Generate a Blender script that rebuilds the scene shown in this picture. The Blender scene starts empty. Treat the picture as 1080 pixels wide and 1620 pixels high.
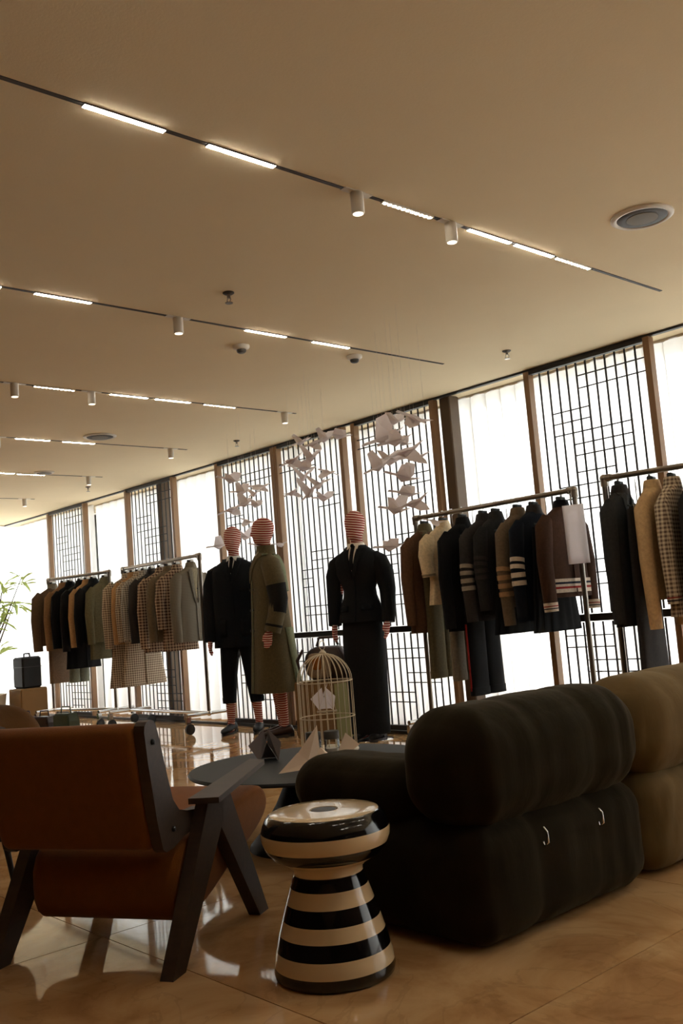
import bpy, math, random
from mathutils import Vector, Matrix
random.seed(7)
scene = bpy.context.scene
COL = scene.collection
PI = math.pi

# ------------------------------------------------------------------ camera
cam_data = bpy.data.cameras.new('camera')
cam = bpy.data.objects.new('camera', cam_data)
COL.objects.link(cam)
RX = Vector((0.66649533, 0.74138134, -0.07834339))      # right
UP = Vector((0.13262632, -0.01450242, 0.99106001))      # up
BK = Vector((0.73361723, -0.67092726, -0.10799248))     # back
cam.matrix_world = Matrix(((RX.x, UP.x, BK.x, 0), (RX.y, UP.y, BK.y, 0), (RX.z, UP.z, BK.z, 1.0), (0, 0, 0, 1)))
cam_data.sensor_fit = 'AUTO'
cam_data.sensor_width = 36
cam_data.lens = 33.926
cam_data.clip_start = 0.05
scene.camera = cam

# ------------------------------------------------------------------ world: bright overcast sky
world = bpy.data.worlds.new('overcast_sky')
scene.world = world
world.use_nodes = True
bg = world.node_tree.nodes['Background']
bg.inputs[0].default_value = (1.0, 0.985, 0.96, 1)
bg.inputs[1].default_value = 5.2
LED = 60.0

scene.view_settings.view_transform = 'Standard'
scene.view_settings.look = 'None'
scene.view_settings.gamma = 1
scene.view_settings.exposure = 0.28
scene.view_settings.use_curve_mapping = False
scene.cycles.use_denoising = True

# ------------------------------------------------------------------ mesh helpers
def lin(r, g, b):
    def c(u):
        u /= 255.0
        return u / 12.92 if u <= 0.04045 else ((u + 0.055) / 1.055) ** 2.4
    return (c(r), c(g), c(b), 1)

class MB:
    def __init__(s):
        s.v = []; s.f = []
    def add(s, vs, fs):
        n = len(s.v); s.v += [tuple(p) for p in vs]; s.f += [tuple(i + n for i in f) for f in fs]
        return s
    def box(s, c, d, rz=0.0, bev=0.0):
        hx, hy, hz = d[0] / 2, d[1] / 2, d[2] / 2
        vs = []
        if bev <= 0:
            pts = [(-hx, -hy), (hx, -hy), (hx, hy), (-hx, hy)]
            lv = [(-hz, 0), (hz, 0)]
        else:
            b = min(bev, hx * .9, hy * .9, hz * .9)
            pts = [(-hx + b, -hy), (hx - b, -hy), (hx, -hy + b), (hx, hy - b), (hx - b, hy), (-hx + b, hy), (-hx, hy - b), (-hx, -hy + b)]
            lv = [(-hz, b), (-hz + b, 0), (hz - b, 0), (hz, b)]
        ca, sa = math.cos(rz), math.sin(rz)
        rings = []
        for z, ins in lv:
            ring = []
            for x, y in pts:
                x2 = x * (1 - ins / hx); y2 = y * (1 - ins / hy)
                ring.append((c[0] + x2 * ca - y2 * sa, c[1] + x2 * sa + y2 * ca, c[2] + z))
            rings.append(ring)
        return s.loft(rings)
    def loft(s, rings, cap=True, cap0=None, cap1=None):
        n = len(rings[0]); vs = [p for r in rings for p in r]; fs = []
        for i in range(len(rings) - 1):
            for j in range(n):
                k = (j + 1) % n
                fs.append((i * n + j, i * n + k, (i + 1) * n + k, (i + 1) * n + j))
        c0 = cap if cap0 is None else cap0; c1 = cap if cap1 is None else cap1
        if c0: fs.append(tuple(range(n - 1, -1, -1)))
        if c1: fs.append(tuple((len(rings) - 1) * n + j for j in range(n)))
        return s.add(vs, fs)
    def lathe(s, prof, n=24, c=(0, 0, 0), cap=True):
        rings = [[(c[0] + r * math.cos(2 * PI * j / n), c[1] + r * math.sin(2 * PI * j / n), c[2] + z) for j in range(n)] for r, z in prof]
        return s.loft(rings, cap)
    def tube(s, pts, r, n=8, cap=True, flat=1.0):
        pts = [Vector(p) for p in pts]; m = len(pts)
        rr = list(r) if isinstance(r, (list, tuple)) else [r] * m
        t0 = (pts[1] - pts[0]).normalized()
        ref = Vector((0, 0, 1)) if abs(t0.z) < .9 else Vector((1, 0, 0))
        u = t0.cross(ref).normalized(); rings = []
        for i, p in enumerate(pts):
            t = (pts[min(i + 1, m - 1)] - pts[max(i - 1, 0)]).normalized()
            u = (u - t * u.dot(t)).normalized(); w = t.cross(u)
            rings.append([p + u * (rr[i] * math.cos(2 * PI * j / n)) + w * (rr[i] * flat * math.sin(2 * PI * j / n)) for j in range(n)])
        return s.loft(rings, cap)
    def prism(s, poly, fn, a, b):
        """poly of (u,v), extruded from a to b; fn(u,v,w)->xyz"""
        return s.loft([[fn(u, v, a) for u, v in poly], [fn(u, v, b) for u, v in poly]])
    def ell(s, c, r, n=16, m=10):
        rings = []
        for i in range(m + 1):
            a = -PI / 2 + PI * i / m; cr = max(math.cos(a), .02)
            rings.append([(c[0] + r[0] * cr * math.cos(2 * PI * j / n), c[1] + r[1] * cr * math.sin(2 * PI * j / n), c[2] + r[2] * math.sin(a)) for j in range(n)])
        return s.loft(rings)
    def mesh(s, name, mat, smooth=False):
        me = bpy.data.meshes.new(name); me.from_pydata(s.v, [], s.f); me.update()
        if mat: me.materials.append(mat)
        if smooth:
            me.polygons.foreach_set('use_smooth', [True] * len(me.polygons))
            try: me.set_sharp_from_angle(angle=math.radians(50))
            except Exception: pass
        return me
    def build(s, name, mat, parent=None, smooth=False, loc=None, rz=0.0):
        o = bpy.data.objects.new(name, s.mesh(name, mat, smooth)); COL.objects.link(o)
        if parent: o.parent = parent
        if loc: o.location = loc
        if rz: o.rotation_euler.z = rz
        return o

def tag(o, label=None, cat=None, group=None, kind=None):
    if label: o['label'] = label
    if cat: o['category'] = cat
    if group: o['group'] = group
    if kind: o['kind'] = kind
    return o
def thing(name, label, cat, loc=(0, 0, 0), rz=0.0, group=None):
    o = bpy.data.objects.new(name, None); COL.objects.link(o)
    o.location = loc; o.rotation_euler = (0, 0, rz); o.empty_display_size = .1
    return tag(o, label, cat, group)
def inst(name, me, parent=None, loc=(0, 0, 0), scale=(1, 1, 1), rot=(0, 0, 0)):
    o = bpy.data.objects.new(name, me); COL.objects.link(o)
    o.location = loc; o.scale = scale; o.rotation_euler = rot
    if parent: o.parent = parent
    return o
def copy_tree(o, parent=None):
    c = o.copy(); COL.objects.link(c); c.parent = parent
    for ch in list(o.children): copy_tree(ch, c)
    return c

# ------------------------------------------------------------------ materials
def newmat(name):
    m = bpy.data.materials.new(name); m.use_nodes = True
    return m, m.node_tree, m.node_tree.nodes, m.node_tree.links, m.node_tree.nodes['Principled BSDF']
def plain(name, col, rough=.5, metal=0.0, spec=.5, var=.0, vscale=20, bump=0.0, bscale=200, sheen=0.0):
    m, nt, N, L, P = newmat(name)
    P.inputs['Base Color'].default_value = col; P.inputs['Roughness'].default_value = rough
    P.inputs['Metallic'].default_value = metal; P.inputs['Specular IOR Level'].default_value = spec
    if sheen: P.inputs['Sheen Weight'].default_value = sheen
    if var or bump:
        tc = N.new('ShaderNodeTexCoord')
    if var:
        no = N.new('ShaderNodeTexNoise'); no.inputs['Scale'].default_value = vscale; no.inputs['Detail'].default_value = 5
        L.new(tc.outputs['Object'], no.inputs['Vector'])
        mx = N.new('ShaderNodeMix'); mx.data_type = 'RGBA'
        mx.inputs[6].default_value = tuple(c * (1 - var) for c in col[:3]) + (1,)
        mx.inputs[7].default_value = tuple(min(1, c * (1 + var)) for c in col[:3]) + (1,)
        L.new(no.outputs['Fac'], mx.inputs[0]); L.new(mx.outputs[2], P.inputs['Base Color'])
    if bump:
        nb = N.new('ShaderNodeTexNoise'); nb.inputs['Scale'].default_value = bscale
        L.new(tc.outputs['Object'], nb.inputs['Vector'])
        bp = N.new('ShaderNodeBump'); bp.inputs['Strength'].default_value = bump; bp.inputs['Distance'].default_value = .003
        L.new(nb.outputs['Fac'], bp.inputs['Height']); L.new(bp.outputs['Normal'], P.inputs['Normal'])
    return m
_fab = {}
def fab(rgb, rough=.9):
    if rgb not in _fab:
        _fab[rgb] = plain('fabric_%d' % len(_fab), lin(*rgb), rough, spec=.15, var=.35, vscale=60, bump=.4, bscale=350)
    return _fab[rgb]
def emit(name, col, s):
    m, nt, N, L, P = newmat(name)
    P.inputs['Base Color'].default_value = (.8, .8, .8, 1)
    P.inputs['Emission Color'].default_value = col; P.inputs['Emission Strength'].default_value = s
    return m
def mth(N, L, op, a, b=None):
    n = N.new('ShaderNodeMath'); n.operation = op
    for i, x in enumerate((a, b)):
        if x is None: continue
        if isinstance(x, (int, float)): n.inputs[i].default_value = x
        else: L.new(x, n.inputs[i])
    return n.outputs[0]
def gingham(name, light, dark, pitch=.03):
    m, nt, N, L, P = newmat(name)
    tc = N.new('ShaderNodeTexCoord'); sx = N.new('ShaderNodeSeparateXYZ'); L.new(tc.outputs['Object'], sx.inputs[0])
    sn = N.new('ShaderNodeSeparateXYZ'); L.new(tc.outputs['Normal'], sn.inputs[0])
    w = mth(N, L, 'GREATER_THAN', mth(N, L, 'ABSOLUTE', sn.outputs['X']), mth(N, L, 'ABSOLUTE', sn.outputs['Y']))
    u = mth(N, L, 'ADD', mth(N, L, 'MULTIPLY', sx.outputs['Y'], w), mth(N, L, 'MULTIPLY', sx.outputs['X'], mth(N, L, 'SUBTRACT', 1.0, w)))
    a = mth(N, L, 'LESS_THAN', mth(N, L, 'FRACT', mth(N, L, 'DIVIDE', u, pitch)), .5)
    b = mth(N, L, 'LESS_THAN', mth(N, L, 'FRACT', mth(N, L, 'DIVIDE', sx.outputs['Z'], pitch)), .5)
    f = mth(N, L, 'MULTIPLY', mth(N, L, 'ADD', a, b), .5)
    mx = N.new('ShaderNodeMix'); mx.data_type = 'RGBA'; mx.inputs[6].default_value = light; mx.inputs[7].default_value = dark
    L.new(f, mx.inputs[0]); L.new(mx.outputs[2], P.inputs['Base Color'])
    P.inputs['Roughness'].default_value = .9; P.inputs['Specular IOR Level'].default_value = .15
    return m
def zbands(name, cols, bounds, rough, coat=0):
    """object-space bands along z: cols[0] below bounds[0], ..."""
    m, nt, N, L, P = newmat(name)
    tc = N.new('ShaderNodeTexCoord'); sx = N.new('ShaderNodeSeparateXYZ'); L.new(tc.outputs['Object'], sx.inputs[0])
    z = mth(N, L, 'MULTIPLY', sx.outputs['Z'], 1.0)
    cr = N.new('ShaderNodeValToRGB'); cr.color_ramp.interpolation = 'CONSTANT'
    L.new(z, cr.inputs[0]); e = cr.color_ramp.elements
    e[0].position = 0; e[0].color = cols[0]
    while len(e) < len(cols): e.new(.99)
    for i, b in enumerate(bounds):
        e[i + 1].position = b; e[i + 1].color = cols[i + 1]
    L.new(cr.outputs[0], P.inputs['Base Color'])
    P.inputs['Roughness'].default_value = rough
    P.inputs['Coat Weight'].default_value = coat; P.inputs['Coat Roughness'].default_value = .03
    return m
def knit_stripes(name, base, line, pitch, frac, tilt=.0):
    m, nt, N, L, P = newmat(name)
    tc = N.new('ShaderNodeTexCoord'); sx = N.new('ShaderNodeSeparateXYZ'); L.new(tc.outputs['Object'], sx.inputs[0])
    no = N.new('ShaderNodeTexNoise'); no.inputs['Scale'].default_value = 6; L.new(tc.outputs['Object'], no.inputs['Vector'])
    z = mth(N, L, 'ADD', sx.outputs['Z'], mth(N, L, 'MULTIPLY', sx.outputs['X'], tilt))
    z = mth(N, L, 'ADD', z, mth(N, L, 'MULTIPLY', no.outputs['Fac'], .02))
    a = mth(N, L, 'LESS_THAN', mth(N, L, 'FRACT', mth(N, L, 'DIVIDE', z, pitch)), frac)
    mx = N.new('ShaderNodeMix'); mx.data_type = 'RGBA'; mx.inputs[6].default_value = base; mx.inputs[7].default_value = line
    L.new(a, mx.inputs[0]); L.new(mx.outputs[2], P.inputs['Base Color'])
    P.inputs['Roughness'].default_value = .9; P.inputs['Specular IOR Level'].default_value = .2
    return m
def marble():
    m, nt, N, L, P = newmat('polished_marble')
    g = N.new('ShaderNodeNewGeometry'); oi = N.new('ShaderNodeObjectInfo')
    ad = N.new('ShaderNodeVectorMath'); ad.operation = 'ADD'
    sc = N.new('ShaderNodeVectorMath'); sc.operation = 'SCALE'; sc.inputs[0].default_value = (7, 11, 3)
    L.new(oi.outputs['Random'], sc.inputs['Scale']); L.new(g.outputs['Position'], ad.inputs[0]); L.new(sc.outputs[0], ad.inputs[1])
    n1 = N.new('ShaderNodeTexNoise'); n1.inputs['Scale'].default_value = 2.2; n1.inputs['Detail'].default_value = 9; n1.inputs['Roughness'].default_value = .62
    n1.inputs['Distortion'].default_value = 1.2
    L.new(ad.outputs[0], n1.inputs['Vector'])
    cr = N.new('ShaderNodeValToRGB'); e = cr.color_ramp.elements
    e[0].position = .25; e[0].color = lin(152, 108, 70); e[1].position = .78; e[1].color = lin(222, 184, 136)
    x = e.new(.45); x.color = lin(192, 148, 100); x = e.new(.56); x.color = lin(206, 166, 118)
    L.new(n1.outputs['Fac'], cr.inputs[0])
    n2 = N.new('ShaderNodeTexNoise'); n2.inputs['Scale'].default_value = 1.6; n2.inputs['Detail'].default_value = 8; n2.inputs['Distortion'].default_value = 2.5
    L.new(ad.outputs[0], n2.inputs['Vector'])
    v = mth(N, L, 'ABSOLUTE', mth(N, L, 'SUBTRACT', n2.outputs['Fac'], .5))
    v = mth(N, L, 'LESS_THAN', v, .012)
    mx = N.new('ShaderNodeMix'); mx.data_type = 'RGBA'; mx.inputs[7].default_value = lin(92, 58, 40)
    L.new(mth(N, L, 'MULTIPLY', v, .12), mx.inputs[0]); L.new(cr.outputs[0], mx.inputs[6])
    L.new(mx.outputs[2], P.inputs['Base Color'])
    P.inputs['Roughness'].default_value = .045; P.inputs['IOR'].default_value = 1.55
    return m
def wood(name, c1, c2, rough=.4, scale=(3, 40, 40)):
    m, nt, N, L, P = newmat(name)
    tc = N.new('ShaderNodeTexCoord'); mp = N.new('ShaderNodeMapping'); mp.inputs['Scale'].default_value = scale
    L.new(tc.outputs['Object'], mp.inputs[0])
    no = N.new('ShaderNodeTexNoise'); no.inputs['Scale'].default_value = 1.5; no.inputs['Detail'].default_value = 6; L.new(mp.outputs[0], no.inputs['Vector'])
    mx = N.new('ShaderNodeMix'); mx.data_type = 'RGBA'; mx.inputs[6].default_value = c1; mx.inputs[7].default_value = c2
    L.new(no.outputs['Fac'], mx.inputs[0]); L.new(mx.outputs[2], P.inputs['Base Color'])
    P.inputs['Roughness'].default_value = rough
    return m
def velvet(name, col, sheen_col):
    m, nt, N, L, P = newmat(name)
    tc = N.new('ShaderNodeTexCoord')
    no = N.new('ShaderNodeTexNoise'); no.inputs['Scale'].default_value = 7; no.inputs['Detail'].default_value = 6; L.new(tc.outputs['Object'], no.inputs['Vector'])
    mx = N.new('ShaderNodeMix'); mx.data_type = 'RGBA'
    mx.inputs[6].default_value = tuple(c * .75 for c in col[:3]) + (1,); mx.inputs[7].default_value = tuple(c * 1.3 for c in col[:3]) + (1,)
    L.new(no.outputs['Fac'], mx.inputs[0]); L.new(mx.outputs[2], P.inputs['Base Color'])
    P.inputs['Roughness'].default_value = .95; P.inputs['Specular IOR Level'].default_value = .1
    mp = N.new('ShaderNodeMapping'); mp.inputs['Scale'].default_value = (16, 16, 4); L.new(tc.outputs['Object'], mp.inputs[0])
    nb = N.new('ShaderNodeTexNoise'); nb.inputs['Scale'].default_value = 1.0; nb.inputs['Detail'].default_value = 4; L.new(mp.outputs[0], nb.inputs['Vector'])
    bp = N.new('ShaderNodeBump'); bp.inputs['Strength'].default_value = .3; bp.inputs['Distance'].default_value = .012
    L.new(nb.outputs['Fac'], bp.inputs['Height']); L.new(bp.outputs['Normal'], P.inputs['Normal'])
    P.inputs['Sheen Weight'].default_value = .18; P.inputs['Sheen Roughness'].default_value = .4; P.inputs['Sheen Tint'].default_value = sheen_col
    return m
def sheer():
    m, nt, N, L, P = newmat('sheer_curtain')
    N.remove(P); out = N['Material Output']
    tl = N.new('ShaderNodeBsdfTranslucent'); tl.inputs[0].default_value = (.93, .93, .92, 1)
    df = N.new('ShaderNodeBsdfDiffuse'); df.inputs[0].default_value = (.85, .85, .84, 1)
    tr = N.new('ShaderNodeBsdfTransparent'); tr.inputs[0].default_value = (1, 1, 1, 1)
    m1 = N.new('ShaderNodeMixShader'); m1.inputs[0].default_value = .30; L.new(tl.outputs[0], m1.inputs[1]); L.new(df.outputs[0], m1.inputs[2])
    m2 = N.new('ShaderNodeMixShader'); m2.inputs[0].default_value = .18; L.new(m1.outputs[0], m2.inputs[1]); L.new(tr.outputs[0], m2.inputs[2])
    L.new(m2.outputs[0], out.inputs[0])
    return m
def clear_glass(name, tint=(.97, .985, .98, 1), fac=.9):
    m, nt, N, L, P = newmat(name)
    N.remove(P); out = N['Material Output']
    tr = N.new('ShaderNodeBsdfTransparent'); tr.inputs[0].default_value = tint
    gl = N.new('ShaderNodeBsdfGlossy'); gl.inputs['Roughness'].default_value = .02
    fr = N.new('ShaderNodeFresnel'); fr.inputs[0].default_value = 1.45
    mx = N.new('ShaderNodeMixShader'); L.new(fr.outputs[0], mx.inputs[0]); L.new(tr.outputs[0], mx.inputs[1]); L.new(gl.outputs[0], mx.inputs[2])
    L.new(mx.outputs[0], out.inputs[0])
    return m
def paper(name, col, trans=.25):
    m, nt, N, L, P = newmat(name)
    P.inputs['Base Color'].default_value = col; P.inputs['Roughness'].default_value = .75; P.inputs['Specular IOR Level'].default_value = .2
    out = N['Material Output']
    tl = N.new('ShaderNodeBsdfTranslucent'); tl.inputs[0].default_value = col
    mx = N.new('ShaderNodeMixShader'); mx.inputs[0].default_value = trans
    L.new(P.outputs[0], mx.inputs[1]); L.new(tl.outputs[0], mx.inputs[2]); L.new(mx.outputs[0], out.inputs[0])
    return m

M = {}
M['ceil'] = plain('ceiling_paint', lin(238, 221, 186), .9, spec=.1, var=.03, vscale=3, bump=.15, bscale=120)
M['wall'] = plain('wall_paint', lin(74, 58, 44), .9, spec=.1, var=.05, vscale=2)
M['grout'] = plain('grout', lin(170, 130, 92), .5)
M['marble'] = marble()
M['bronze'] = plain('bronze_frame', lin(142, 108, 74), .45, var=.2, vscale=8)
M['black'] = plain('black_metal', lin(24, 22, 21), .45)
M['bar'] = plain('lattice_black', lin(30, 26, 24), .5)
M['col'] = plain('column_cladding', lin(96, 78, 60), .6, var=.15, vscale=6)
M['sheer'] = sheer()
M['glass'] = clear_glass('window_glass')
M['track'] = plain('track_channel', lin(52, 44, 38), .6)
M['white'] = plain('white_enamel', lin(226, 218, 204), .5)
M['led'] = emit('led_diffuser', (1, .93, .80, 1), LED)
M['lens'] = emit('led_lens', (1, .88, .70, 1), LED)
M['spotface'] = emit('spot_face', (1, .86, .66, 1), 2.2)
M['grey'] = plain('grey_grille', lin(128, 122, 110), .7)
M['dgrey'] = plain('dark_grey', lin(70, 66, 60), .6)
M['steel'] = plain('brushed_steel', lin(150, 142, 132), .28, metal=1.0)
M['chrome'] = plain('chrome', lin(210, 208, 205), .12, metal=1.0)
M['rubber'] = plain('caster_rubber', lin(26, 26, 28), .5)
M['hanger'] = plain('hanger_velvet', lin(34, 40, 40), .7)
M['hangerblk'] = plain('hanger_black', lin(16, 16, 17), .5)
M['tagw'] = plain('white_tag', lin(225, 225, 220), .7)
M['velvet'] = velvet('olive_velvet', lin(34, 28, 16), (.4, .3, .15, 1))
M['velvet_lit'] = velvet('olive_velvet_lit', lin(108, 90, 60), (.5, .42, .28, 1))  # same olive velvet, lightened to paint window light onto the second module
M['orange'] = plain('orange_felt', lin(130, 78, 32), .95, spec=.1, var=.15, vscale=30, bump=.5, bscale=300, sheen=.15)
M['walnut'] = wood('dark_walnut', lin(46, 34, 26), lin(72, 54, 40), .55)
M['kraft'] = plain('kraft_board', lin(128, 96, 54), .8, var=.08, vscale=8)
M['kraftl'] = plain('pale_board', lin(150, 142, 88), .8, var=.06, vscale=8)
M['tabletop'] = plain('dark_table_lacquer', lin(40, 43, 44), .6, spec=.3)
M['tableleg'] = plain('table_black', lin(12, 11, 11), .7, spec=.2)
M['paperw'] = paper('white_paper', lin(238, 232, 232), .6)
M['paperg'] = paper('grey_paper', lin(120, 112, 112), .08)
M['paperb'] = paper('blush_paper', lin(250, 228, 206), .12)
M['knit'] = knit_stripes('red_white_knit', lin(150, 62, 52), lin(238, 214, 200), .0205, .33, .18)
M['wire'] = plain('ivory_wire', lin(206, 190, 160), .5)
M['leather'] = plain('black_leather', lin(15, 14, 14), .6, spec=.25)
M['brownleather'] = plain('brown_leather', lin(52, 30, 20), .4, var=.2)
M['green'] = plain('green_leather', lin(56, 66, 34), .5, var=.2)
M['purple'] = plain('plum_leather', lin(60, 40, 46), .5)
M['leaf'] = paper('leaf_green', lin(168, 182, 112), .6)
M['bark'] = plain('bark', lin(90, 78, 56), .9, var=.3)
M['shirt'] = plain('white_cotton', lin(235, 226, 210), .9)

# ------------------------------------------------------------------ room shell
ZC = 2.704          # ceiling height
YW = 5.80           # plane of the lattice screens
YC = 5.98           # curtain
YG = 6.30           # glass
XL, XR, YB = -13.75, 4.2, -5.0
flo = MB().box(((XL + XR) / 2, (YB + 6.4) / 2, -.056), (XR - XL + .4, 6.8 - YB, .10)).build('floor', M['grout'])
tag(flo, 'polished orange-brown marble floor', kind='structure')
S = 1.5
slab = MB().box((0, 0, -.004), (S - .004, S - .004, .008)).mesh('slab', M['marble'])
i0 = math.floor((XL + 1.595) / S)
k = 0
x = -1.595 + i0 * S
while x < XR:
    y = 4.60 - 7 * S
    while y < 6.4:
        inst('slab', slab, flo, (x + S / 2, y + S / 2, 0)); y += S
    x += S
cl = MB().box(((XL + XR) / 2, (YB + 6.4) / 2, ZC + .1), (XR - XL + .4, 6.8 - YB, .2)).build('ceiling', M['ceil'])
tag(cl, 'flat warm white painted ceiling', kind='structure')
tag(MB().box(((XL + XR) / 2, YB - .1, ZC / 2), (XR - XL + .4, .2, ZC)).build('wall_back', M['wall']), 'plain warm wall behind the seating area', kind='structure')
tag(MB().box((XR + .1, (YB + 6.4) / 2, ZC / 2), (.2, 6.4 - YB, ZC)).build('wall_right', M['wall']), 'plain warm end wall', kind='structure')
# far end wall: solid part plus a curtained window by the corner
tag(MB().box((XL - .1, (YB + 2.6) / 2, ZC / 2), (.2, 2.6 - YB, ZC)).build('wall_left', M['wall']), 'plain far end wall', kind='structure')
# window wall: sill strip, glazing and mullions
tag(MB().box(((XL + XR) / 2, YG, .03), (XR - XL, .12, .06)).build('trim_1', M['bronze']), 'bronze sill under the glazing', kind='structure')
tag(MB().box(((XL + XR) / 2, YG, ZC - .03), (XR - XL, .12, .06)).build('trim_2', M['white']), 'white head frame over the glazing', kind='structure')
tag(MB().box(((XL + XR) / 2, YW, ZC - .008), (XR - XL, .035, .016)).build('trim_3', M['black']), 'thin black sliding track along the ceiling edge', kind='structure')
tag(MB().box(((XL + XR) / 2, YW, .012), (XR - XL, .05, .024)).build('trim_4', M['black']), 'thin black floor track under the screens', kind='structure')
nw = 0
gx = XL
GW = 2.155
while gx < XR - .1:
    nw += 1
    w = min(GW, XR - gx)
    wd = thing('window_%d' % nw, 'clear full-height window pane in slim bronze frame', None, (gx, YG, 0)); tag(wd, kind='structure')
    MB().box((w / 2, 0, ZC / 2), (w - .05, .012, ZC - .13)).build('pane', M['glass'], wd)
    MB().box((0.0, 0, ZC / 2), (.05, .09, ZC - .12)).build('mullion', M['bronze'], wd)
    gx += GW
wd = thing('window_%d' % (nw + 1), 'clear end window beside the corner', None, (XL - .1, 2.6, 0)); tag(wd, kind='structure')
MB().box((0, 1.87, ZC / 2), (.012, 3.6, ZC - .13)).build('pane', M['glass'], wd)
MB().box((0, .03, ZC / 2), (.09, .06, ZC)).build('mullion', M['bronze'], wd)
MB().box((0, 1.87, .03), (.1, 3.7, .06)).build('mullion', M['bronze'], wd)
# structural columns between glazing and screens
for cx in (-9.43, -5.055, -0.76, 3.52):
    tag(MB().box((cx, 5.895, ZC / 2), (.11, .12, ZC), bev=.008).build('column', M['col']),
        'narrow brown clad column beside the sheer curtains', 'column', 'columns along the window wall')

# ------------------------------------------------------------------ sheer curtains, one per bay
def curtain(p0, p1, amp=.035, seed=0, label=None, group='sheer curtains along the windows', ztop=ZC - .005):
    rnd = random.Random(seed)
    d = Vector((p1[0] - p0[0], p1[1] - p0[1])); Lh = d.length; d.normalize(); nrm = Vector((-d.y, d.x))
    n = int(Lh / .012); mb = MB(); zs = [.02, .5, 1.3, 2.2, ztop - .06, ztop]
    ph = rnd.random() * 6; wl = .155 + rnd.random() * .03
    vs = []
    for zi, z in enumerate(zs):
        kz = .45 + .6 * (1 - z / ZC)
        for i in range(n + 1):
            s_ = Lh * i / n
            a = 2 * PI * s_ / wl + ph + .5 * math.sin(s_ * 5 + seed)
            off = amp * kz * (math.sin(a) + .35 * math.sin(2 * a + 1) + .25 * math.sin(s_ * 9.1 + seed))
            q = Vector(p0) + d * (s_ + .036 * math.cos(a)) + nrm * off
            vs.append((q.x, q.y, z))
    fs = [(r * (n + 1) + i, r * (n + 1) + i + 1, (r + 1) * (n + 1) + i + 1, (r + 1) * (n + 1) + i) for r in range(len(zs) - 1) for i in range(n)]
    mb.add(vs, fs)
    ox, oy = p0
    mb.v = [(a - ox, b - oy, c) for a, b, c in mb.v]
    root = thing('sheer_curtain', label or 'sheer white pleated curtain hanging over the tall window', 'curtain', (ox, oy, 0), 0, group)
    mb.build('curtain_fabric', M['sheer'], root, True)
    mid = d * (Lh / 2)
    MB().box((mid.x, mid.y, ztop - .004), (Lh if abs(d.x) > .5 else .03, .03 if abs(d.x) > .5 else Lh, .016)).build('curtain_rail', M['white'], root)
bays = [(-13.50, -11.42, 'behind the leaf tips of the tall plant'), (-11.40, -9.36, 'behind the meeting ends of the two coat racks'), (-9.34, -7.24, 'beside the post of the checked coat rack and black-suited mannequin'),
        (-7.22, -5.08, 'behind the birdcage and long-skirted mannequin'), (-5.06, -2.98, 'behind the rack of striped cardigans'), (-2.96, -.78, 'behind the rack with the checked shirt'),
        (-.76, 1.4, 'past the clothes racks'), (1.42, 3.50, 'at the end of the window wall')]
for i, (a, b, w) in enumerate(bays):
    curtain((a - .05, YC + .04 + .08 * (i % 2)), (b + .05, YC + .04 + .08 * (i % 2)), seed=i, label='sheer white pleated window curtain ' + w)
curtain((XL + .16, 2.7), (XL + .16, 5.82), seed=40, label='pale bluish sheer curtain on the far end wall beside the plant', group=None)

# ------------------------------------------------------------------ lattice screens
CUBE = MB().box((0, 0, 0), (1, 1, 1)).mesh('bar', M['bar'])
CUBEB = MB().box((0, 0, 0), (1, 1, 1)).mesh('frame', M['bronze'])
def lattice(x0, x1, label, seed, mid=.862):
    rnd = random.Random(seed)
    W = x1 - x0; pw = .045; zt = ZC - .018; zb = .03; nb = 11
    r = thing('lattice_screen', label, 'screen', (x0, YW, 0), 0, 'sliding lattice screens along the windows')
    for xx in (pw / 2, W - pw / 2):
        inst('stile', CUBEB, r, (xx, 0, (zt + zb) / 2), (pw, .06, zt - zb))
    inst('top_rail', CUBE, r, (W / 2, 0, zt - .0125), (W - 2 * pw, .045, .025))
    inst('middle_rail', CUBE, r, (W / 2, 0, mid), (W - 2 * pw, .05, .05))
    inst('bottom_rail', CUBE, r, (W / 2, 0, zb + .02), (W - 2 * pw, .045, .04))
    st = (W - 2 * pw) / (nb + 1)
    px = [pw + st * k for k in range(nb + 2)]
    for k in range(1, nb + 1):
        inst('upright_bar', CUBE, r, (px[k], 0, (mid + zt) / 2), (.012, .008, zt - mid - .06))
        inst('upright_bar', CUBE, r, (px[k], 0, (mid + zb) / 2), (.012, .008, mid - zb - .06))
    dz = .088
    rows = [(2.56, 5, 12), (2.47, 5, 12), (2.33, 2, 6), (2.25, 2, 6), (2.165, 2, 10), (2.08, 4, 10), (2.0, 4, 10),
            (1.88, 4, 8), (1.79, 2, 8), (1.70, 2, 8), (1.615, 2, 9), (1.53, 6, 8), (1.44, 6, 8), (1.36, 6, 8), (1.26, 4, 9), (1.17, 4, 9), (1.09, 4, 12), (1.0, 8, 12),
            (.74, 1, 6), (.66, 1, 6), (.57, 3, 10), (.49, 3, 10), (.40, 3, 10), (.31, 5, 12), (.23, 5, 12), (.15, 5, 9)]
    if seed in (3, 5, 6): rows = [(2.50, 5, 12), (2.42, 5, 12), (2.10, 1, 5), (2.02, 1, 5), (1.62, 3, 7), (1.54, 3, 7), (1.46, 5, 9), (1.38, 7, 9), (1.30, 7, 9), (1.12, 2, 9), (1.04, 2, 9), (.70, 4, 12), (.62, 4, 12), (.50, 2, 7), (.42, 2, 7), (.34, 6, 10), (.26, 6, 10)]
    if seed % 2: rows = [(z, 12 - b, 12 - a) for z, a, b in rows]
    sh = rnd.choice([0, 0, .03, -.03])
    for z, a, b in rows:
        inst('cross_bar', CUBE, r, ((px[a] + px[b]) / 2, 0, z + sh * (z > 1)), (px[b] - px[a], .006, .0085))
lattice(-12.18, -11.12, 'dark barred lattice screen behind the leftmost small clothes rack', 2)
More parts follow.
